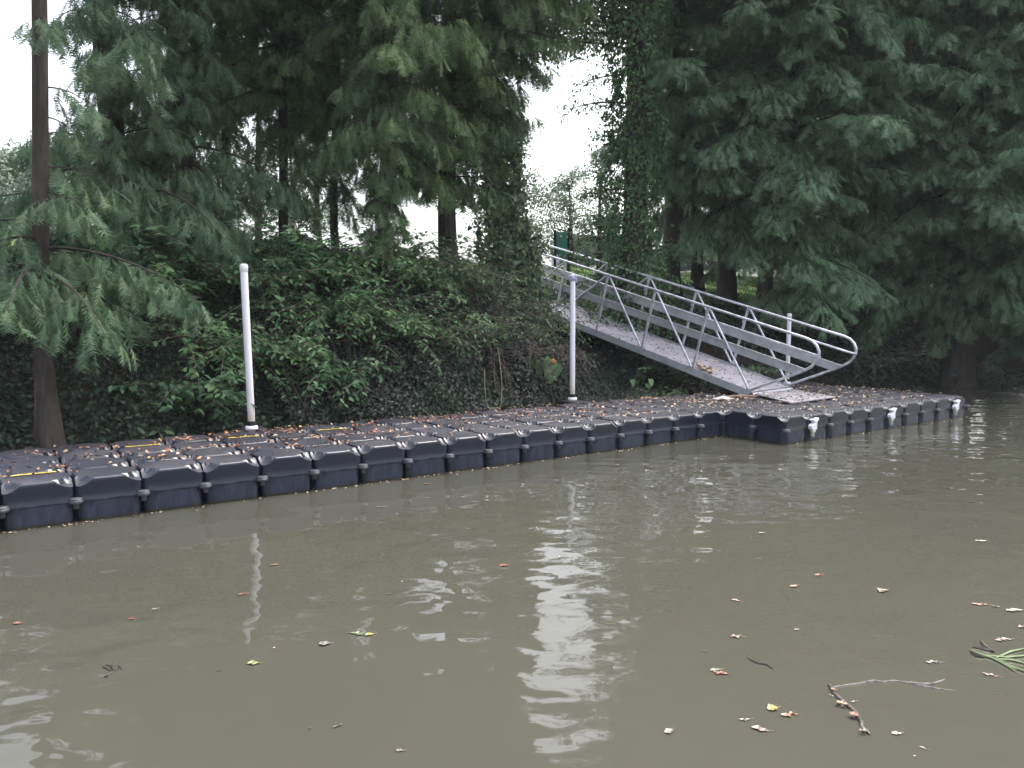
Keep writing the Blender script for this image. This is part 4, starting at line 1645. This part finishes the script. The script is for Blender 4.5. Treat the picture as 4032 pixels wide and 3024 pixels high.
far_tree('hazy grey-green tree far beyond the slim left trunk', 20, 26, 4.0, 2.4, .4, 5200, M['far_grey'], 41)
far_tree('pale bushy tree beyond the dark cypress', 150, 30, 5.0, 3.0, .5, 5200, M['far'], 42)
far_tree('slender reddish trunk standing in the bright gap above the hedge', 568, 22, 8, 1.6, 4.5, 1300, M['far'], 43, r0=.11)
far_tree('thin dark trunk in the bright gap left of the reddish one', 500, 23, 8, 1.5, 3.6, 1600, M['far'], 44, r0=.07, bark='bark')
far_tree('thin dark trunk in the bright gap near the middle', 700, 21, 8, 1.6, 3.2, 1900, M['broad'], 45, r0=.08, bark='bark')
far_tree('small bright tree beyond the gap with hanging twigs', 640, 27, 5, 2.2, 1.6, 2200, M['far'], 46)
far_tree('light airy tree behind the vine curtain', 1110, 25, 4.3, 1.7, .8, 2200, M['far'], 47, leaf=.16)
far_tree('small crepe-like tree behind the green sign', 1235, 29, 4.0, 1.8, .8, 2600, M['far'], 48, leaf=.16)
far_tree('small tree right of the sign before the parked car', 1290, 25, 4.2, 1.0, 1.2, 1100, M['far'], 49, leaf=.16)
far_tree('yellow-green tree beyond the cypress trunks right of the ramp', 1640, 31, 7, 3.2, .5, 5200, M['far'], 50)
far_tree('bushy tree far behind the right-hand trunks', 1800, 33, 7, 3.5, .6, 5200, M['far'], 51)
for Dx, dist, si, sc, rz, lab in ((2260, 24, 11, 1.0, 1.0, 'shaded cypress closing the right edge behind the overhanging one'), (2150, 29, 13, 1.0, 2.6, 'shaded cypress far up the bank at the right edge'), (2420, 27, 10, 1.0, .3, 'far cypress at the extreme right beyond the bend of the bank'),
                                  (1650, 23.5, 9, .95, 3.3, 'shaded cypress behind the pale tipped one over the ramp end')):
    r = copy_tree(order[si])
    x = WX(Dx, dist)
    r.location = (x, dist, gzw(x, dist) - .1)
    r.rotation_euler = (0, 0, rz)
    r['label'] = lab
far_tree('tree closing the view far behind the water-edge cypress', 2000, 34, 9, 4, .6, 5200, M['broad'], 52)
far_tree('tree closing the view at the far right', 2180, 34, 9, 4, .6, 5200, M['broad'], 53)

# green sign board
sgx, sgy = 1.16, 18.2
zz = gzw(sgx, sgy)
sg_ = empty('sign', (sgx, sgy, zz), 'green board sign between two dark posts beyond the top of the ramp', 'sign')
m_ = MB()
m_.box(-.12, .135, -.015, .015, 3.18 - zz, 3.70 - zz, .003)
m_.build('board', M['sign'], sg_)
for z in (3.60, 3.28):
    m_ = MB()
    m_.box(-.12, .135, -.024, -.0155, z - zz, z + .02 - zz)
    m_.build('board_batten', M['sign'], sg_)
for x, zt in ((-.152, 3.74), (.168, 3.80)):
    m_ = MB()
    m_.box(x - .031, x + .031, -.03, .03, -.3, zt - zz, .004)
    m_.build('post', M['signpost'], sg_)


# parked cars
def car(label, Dx, dist, paint, rz, wagon=True):
    x = WX(Dx, dist)
    e = empty('parked_car', (x, dist, 3.475), label, 'car', 'cars parked beyond the bank', rot=(0, 0, rz))
    b = MB()
    pr = [(-2.3, .35), (2.3, .35), (2.35, .6), (2.28, .95), (1.2, 1.05), (.62, 1.52), (-1.75, 1.56), (-2.2, 1.05), (-2.32, .9)]
    b.prism(pr, -.86, .86)
    bo = b.build('body', paint, e)
    mo = bo.modifiers.new('bevel', 'BEVEL')
    mo.width = .07
    mo.segments = 3
    for sy in (-1, 1):
        w_ = MB()
        w_.prism([(-1.65, 1.08), (1.02, 1.08), (.55, 1.46), (-1.55, 1.49)], sy * .862 - .006, sy * .862 + .006)
        w_.build('side_window', M['glass'], e)
        for xx in (-1.45, 1.45):
            t_ = MB()
            t_.tube([(xx, sy * .70, .34), (xx, sy * .90, .34)], .34, 20)
            tw = t_.build('wheel', M['tyre'], e, smooth=True)
            r_ = MB()
            r_.tube([(xx, sy * .89, .34), (xx, sy * .915, .34)], .2, 14)
            r_.build('rim', M['rim'], tw)
        l_ = MB()
        l_.box(-2.345, -2.27, sy * .72 - .09, sy * .72 + .09, .75, 1.05)
        l_.build('tail_lamp', M['red'], e)
        l_ = MB()
        l_.box(2.25, 2.345, sy * .66 - .14, sy * .66 + .14, .68, .84)
        l_.build('headlight', M['rim'], e)
    for pts in ([(-1.80, 1.50), (-2.17, 1.10)], [(.66, 1.49), (1.14, 1.09)]):
        g_ = MB()
        sgn = -1 if pts[0][0] < 0 else 1
        g_.add([(pts[0][0] + sgn * .012, -.7, pts[0][1] + .01), (pts[0][0] + sgn * .012, .7, pts[0][1] + .01), (pts[1][0] + sgn * .012, .76, pts[1][1] + .01), (pts[1][0] + sgn * .012, -.76, pts[1][1] + .01)],
               [(0, 1, 2, 3)])
        g_.build('windscreen', M['glass'], e)


car('blue-grey car with a red tail lamp glimpsed left of the vine-clad trunk', 1318, 31.5, M['carpaint'], .15)
car('dark car glimpsed between the cypress trunks behind the ramp', 1480, 35, M['carpaint2'], 2.8)

# ------------------------------------------------------------------ things floating on the water
LC = {
    'orange': (.34, .14, .055), 'tan': (.30, .22, .14), 'green': (.18, .24, .10), 'yellow': (.48, .36, .08), 'cream': (.34, .31, .22),
    'pink': (.32, .21, .17), 'grey': (.22, .21, .18), 'olive': (.30, .33, .12), 'dark': (.035, .03, .022), 'red': (.32, .10, .05)}
LM = {k: simple('leaf_' + k, tuple(c * .45 for c in v), .45, var=.35, vscale=25) for k, v in LC.items()}


def at(px, py, z=0.0):
    """pixel of the 2212-wide photograph -> point on the water"""
    f = 3028. / 4032 * 2212
    x = (px - 1106) / f
    u = -(py - 829.5) / f
    c, s = math.cos(R(4.6458)), math.sin(R(4.6458))
    d = np.array([x, c + u * s, -s + u * c])
    k = (z - 1.617) / d[2]
    return np.array([0, 0, 1.617]) + d * k


def fleaf(px, py, L, wid, col, label, ang, group='leaves afloat on the water', curl=.12, seed=0):
    rr = np.random.default_rng(seed)
    n = 9
    V, F = [], []
    for i in range(n):
        f = i / (n - 1)
        wv = wid * .5 * math.sin(math.pi * (f ** .8)) ** .8 * (1 + rr.normal(0, .05))
        yb = .12 * L * math.sin(f * 3) * rr.normal(0, 1)
        z = .002 + curl * L * (f - .5) ** 2
        V += [(L * (f - .5), yb - wv, z + abs(wv) * .25 + .0005), (L * (f - .5), yb, z), (L * (f - .5), yb + wv, z + abs(wv) * .25 + .0005)]
    for i in range(n - 1):
        for k in range(2):
            F.append((i * 3 + k, i * 3 + 3 + k, i * 3 + 4 + k, i * 3 + 1 + k))
    m_ = MB()
    m_.add(V, F)
    m_.tube([(L * .5, 0, .004 + curl * L * .25), (L * .72, L * .05, .004)], .0012, 4)
    o = m_.build('floating_leaf', LM[col])
    o.location = tuple(at(px, py))
    o.rotation_euler = (0, 0, ang)
    tag(o, label, 'leaf', group)
    return o


fl_list = [
    (770, 1369, .085, .03, 'green', 'long pale green leaf touching an orange one in the centre-left of the water', 2.9),
    (797, 1371, .05, .03, 'yellow', 'curled orange-yellow leaf touching the pale green one in the centre-left of the water', .3),
    (333, 1315, .035, .022, 'cream', 'tiny cream leaf afloat above the dark clump of weed', .5),
    (283, 1336, .035, .025, 'red', 'small red-brown leaf just left of the tiny cream leaf', .2),
    (592, 1220, .06, .025, 'orange', 'small orange leaf right of the near pole reflection', .1),
    (523, 1283, .05, .028, 'orange', 'small orange leaf left of the near pole reflection', .6),
    (545, 1433, .06, .035, 'olive', 'yellow-green leaf below the end of the near pole reflection', 0),
    (1088, 1222, .06, .04, 'orange', 'orange leaf at the left edge of the bright sky reflection', .4),
    (1668, 1533, .052, .046, 'yellow', 'round golden leaf left of the driftwood branch', .3),
    (1703, 1547, .075, .026, 'orange', 'narrow orange leaf beside the round golden leaf', .05),
    (1640, 1577, .07, .03, 'pink', 'ragged pinkish leaf below the round golden leaf', -.4),
    (1607, 1556, .05, .014, 'grey', 'thin grey leaf left of the round golden leaf', 0),
    (1555, 1456, .07, .03, 'red', 'ragged reddish leaf above the round golden leaf', -.5),
    (1545, 1449, .06, .022, 'green', 'thin green leaf lying on the ragged reddish leaf', .2),
    (1590, 1377, .07, .03, 'tan', 'tan leaf afloat right of the bright sky reflection', -.2),
    (1588, 1299, .055, .025, 'orange', 'orange sliver of leaf above the tan leaf', -.6),
    (1714, 1268, .06, .03, 'orange', 'left one of two orange leaves above the twig', .4),
    (1767, 1244, .06, .03, 'orange', 'upper right one of two orange leaves above the twig', .2),
    (1907, 1279, .075, .05, 'tan', 'broad crumpled tan leaf in the right of the water', .5),
    (1443, 1581, .045, .03, 'cream', 'cream leaf near the bottom right of the sky reflection', .6),
    (1935, 1587, .042, .024, 'cream', 'pale yellow leaf right of the driftwood lower end', .1),
    (2138, 1461, .07, .018, 'pink', 'thin pinkish leaf below the grass clump', -.6),
    (2165, 1385, .09, .028, 'pink', 'long pale pink leaf above the grass clump', .1),
    (2015, 1433, .075, .022, 'grey', 'grey leaf left of the grass clump', -.15),
    (2115, 1308, .09, .025, 'red', 'reddish leaf in the debris near the right edge', -.2),
    (2150, 1313, .05, .02, 'dark', 'dark scrap beside the reddish leaf near the right edge', -.3),
    (2190, 1322, .10, .035, 'green', 'pale green leaf cluster at the right edge', .1),
    (2210, 1357, .07, .03, 'pink', 'pinkish leaf touching the right edge of the picture', .1),
    (2117, 1171, .09, .03, 'cream', 'small cream leaf high on the right of the water', .1),
    (822, 1095, .08, .035, 'green', 'pale green curled leaf just below the dock', .4),
    (922, 1046, .08, .035, 'orange', 'orange leaf just below the dock near the middle', .2),
    (1165, 1049 - 20, .05, .02, 'orange', 'orange fleck under the dock above the sky reflection', .1),
    (920, 1075, .05, .02, 'tan', 'faint tan fleck below the orange leaf near the dock', .1),
    (838, 1283, .04, .014, 'dark', 'short dark stick left of the sky reflection', .9),
    (728, 1568, .045, .014, 'dark', 'short dark stick near the bottom of the water', .8),
    (668, 1573, .014, .01, 'dark', 'tiny dark speck left of the short dark stick', 0),
    (471, 1448, .018, .012, 'dark', 'tiny dark speck left of the yellow-green leaf', 0),
    (862, 1622, .03, .016, 'cream', 'cream leaf near the bottom edge left of centre', 0),
    (1992, 1619, .03, .010, 'cream', 'white sliver near the bottom edge on the right', -.8),
    (1520, 1409, .03, .012, 'dark', 'small dark scrap above the ragged reddish leaf', -1),
    (37, 1345, .05, .03, 'orange', 'orange leaf inside the bright reflection at the left edge', .2),
    (1798, 1505, .035, .012, 'green', 'greenish sliver just above the driftwood joint', -.2),
    (1842, 1488 + 30, .03, .012, 'grey', 'grey chip beside the driftwood', .2),
    (1720, 1322 + 40, .03, .015, 'cream', 'cream chip below the two orange leaves', .2),
    (700, 1391, .06, .045, 'grey', 'soft grey foam patch below the pale green leaf', .2),
    (1645, 1153, .05, .03, 'cream', 'cream leaf in the rippled water below the ramp', .2),
]
for i, (px, py, L, wd, col, lab, ang) in enumerate(fl_list):
    fleaf(px, py, L, wd, col, lab, ang, seed=i)


def wtube(mb, pts, rad, z=.004, seg=6):
    P = []
    for px, py in pts:
        q = at(px, py)
        q[2] = z
        P.append(q)
    if not hasattr(rad, '__len__'):
        rad = list(np.linspace(rad, rad * .5, len(P)))
    mb.tube(P, rad, seg)


dw = empty('driftwood_branch', tuple(at(1795, 1490)), 'crooked wet driftwood branch floating at the lower right', 'branch')
m_ = MB()
wtube(m_, [(1790, 1482), (1800, 1500), (1822, 1520), (1845, 1540), (1858, 1562), (1862, 1584)], [.010, .012, .012, .012, .011, .008], -.001, 8)
wtube(m_, [(1862, 1578), (1870, 1583), (1877, 1590)], [.007, .005, .003], .006)
wtube(m_, [(1820, 1518), (1808, 1524)], [.006, .003], .006)
o = m_.build('stem', M['drift'], None, smooth=True)
o.parent = dw
o.matrix_parent_inverse = Matrix.Translation(-Vector(dw.location))
m_ = MB()
wtube(m_, [(1795, 1487), (1830, 1482), (1850, 1480), (1885, 1472), (1905, 1476), (1930, 1473), (1962, 1478), (1985, 1483), (2020, 1490), (2062, 1496)], [.004, .005, .006, .004, .006, .005, .005, .005, .005, .003], .001, 6)
wtube(m_, [(1962, 1478), (1990, 1482), (2015, 1480), (2038, 1472)], [.006, .008, .005, .004], .003, 6)
o = m_.build('side_twig', simple('pale_wet_twig', (.10, .09, .08), .4, var=.95, vscale=30))
o.parent = dw
o.matrix_parent_inverse = Matrix.Translation(-Vector(dw.location))
for px, py, c, L, wd, an, lab in ((1799, 1497, 'orange', .03, .022, 1.3, 'small orange leaf caught at the bend of the driftwood'), (1817, 1527, 'orange', .05, .026, -.7, 'boat-shaped orange leaf lying against the driftwood stem'),
                                  (1842, 1552, 'red', .04, .03, -1.0, 'reddish leaf beside the lower driftwood stem'), (1862, 1586, 'tan', .03, .018, .2, 'tan leaf under the lower tip of the driftwood')):
    o = fleaf(px, py, L, wd, c, lab, an, seed=px)
    o.location.z = .012
gr = empty('grass_clump', tuple(at(2150, 1420)), 'floating clump of pale green reed blades at the right edge', 'reeds')
m_ = MB()
for pts in ([(2094, 1408), (2125, 1420), (2160, 1432), (2195, 1452)], [(2150, 1425), (2180, 1412), (2212, 1405)], [(2155, 1428), (2185, 1430), (2230, 1442)], [(2140, 1425), (2170, 1440), (2192, 1455)],
            [(2160, 1436), (2190, 1446), (2225, 1460)], [(2130, 1420), (2170, 1424), (2220, 1420)]):
    wtube(m_, pts, [.004, .006, .003] if len(pts) == 3 else [.003, .006, .006, .002], .006, 4)
o = m_.build('blades', simple('reed_green', (.15, .20, .09), .5, var=.3))
o.parent = gr
o.matrix_parent_inverse = Matrix.Translation(-Vector(gr.location))
m_ = MB()
for pts in ([(2096, 1412), (2108, 1420), (2125, 1423)], [(2118, 1390), (2128, 1402), (2145, 1412)], [(2100, 1400), (2120, 1404), (2140, 1410)]):
    wtube(m_, pts, [.008, .010, .006], .004, 5)
o = m_.build('roots', M['drift'])
o.parent = gr
o.matrix_parent_inverse = Matrix.Translation(-Vector(gr.location))
rr = random.Random(3)
m_ = MB()
for pts in ([(222, 1440), (238, 1448), (262, 1442), (282, 1431)], [(238, 1437), (245, 1450), (230, 1458)], [(255, 1438), (262, 1446)], [(225, 1460), (232, 1462)], [(240, 1438), (228, 1434)]):
    wtube(m_, pts, .006, .001, 5)
tag(m_.build('water_weed', LM['dark']), 'dark clump of submerged weed at the lower left', 'weed')
m_ = MB()
wtube(m_, [(1614, 1423), (1628, 1432), (1640, 1436), (1655, 1438), (1668, 1447)], [.003, .005, .006, .006, .003], .002, 5)
tag(m_.build('floating_twig', LM['dark']), 'thin dark twig floating above the two golden and orange leaves', 'twig')

# drop the tiny loose specks: too many to count
rg = np.random.default_rng(31)
k = 170
P = np.stack([rg.uniform(-3.0, 8, k), 2.5 + 10 * rg.uniform(0, 1, k) ** .8, np.full(k, .004)], -1)
ok = np.array([W2D(p[0], p[1])[1] < -1.1 for p in P])
tag(litter('floating_specks', M['litter_tan'], P[ok], (.006, .018), rg, tilt=.05), 'tiny specks of debris scattered on the open water', 'debris', kind='stuff')

# taller leafy growth on the bank between the hedge and the dock
shrub('tall leafy bush rising up the bank just right of the first white pole', 3.0, 4.4, 34, 1.7, .12, M['broad'], 61, spread=1.5, up=(.8, 2.0), bend=1.5, rootw=.45)
shrub('tall leafy bush against the hedge below the pale cypress', 5.2, 5.2, 36, 1.6, .11, M['broad'], 62, spread=1.5, up=(.8, 2.0), bend=1.5, rootw=.5)
shrub('hanging leafy creeper over the landing edge left of the ramp', 6.9, 5.6, 34, 1.2, .09, M['vine'], 63, spread=1.4, up=(.2, 1.2), bend=2.0, rootw=.5)
shrub('broad-leaved bush in the shade behind the first white pole', 1.4, 4.2, 34, 1.5, .12, M['broad'], 64, spread=1.5, up=(.6, 1.6), rootw=.5)
shrub('waterside undergrowth below the fluted cypress at the far right', 19.5, 2.6, 30, 1.5, .11, M['ivy'], 65, spread=1.5, rootw=1.2)
shrub('waterside undergrowth at the right edge of the picture', 22.5, 3.0, 40, 1.8, .12, M['ivy'], 66, spread=1.5, rootw=1.6)
shrub('dark undergrowth between the ramp rails and the water-edge cypress', 15.8, 3.4, 36, 1.5, .11, M['ivy'], 67, spread=1.5, rootw=1.1)
shrub('dark bushes at the top of the bank behind the ramp', 12.0, 7.4, 40, 1.6, .11, M['ivy'], 68, spread=3.0, rootw=1.2)
shrub('dark bushes below the lawn behind the end of the ramp', 15.5, 6.6, 40, 1.5, .11, M['ivy'], 69, spread=3.0, rootw=1.4)
shrub('light leafy tangle low on the bank between the yellow cord and the landing', 5.7, 3.5, 26, 1.1, .08, M['vine'], 70, spread=1.5, up=(.4, 1.5), rootw=.5)
shrub('mid-green tangle on the shoulder of the bank left of the vine curtain', 6.1, 4.3, 34, 1.3, .085, M['vine'], 71, spread=1.5, up=(.6, 1.8), rootw=.5)
shrub('mid-green bush low on the bank left of the yellow cord', 4.5, 3.2, 26, 1.1, .09, M['broad'], 72, spread=1.5, up=(.4, 1.5), rootw=.5)

# thin scattering volume added to lift the blacks, standing in for lens glare
hz = MB()
hz.box(-70, 90, -25, 75, -2.6, 24)
hm_ = bpy.data.materials.new('glare_veil')
hm_.use_nodes = True
hn = hm_.node_tree
hn.nodes.remove(hn.nodes["Principled BSDF"])
pv = hn.nodes.new("ShaderNodeVolumePrincipled")
pv.inputs["Color"].default_value = (.86, .9, 1, 1)
pv.inputs["Density"].default_value = 0.0006
hn.links.new(pv.outputs[0], hn.nodes["Material Output"].inputs["Volume"])
tag(hz.build('added_haze', hm_), kind='stuff')
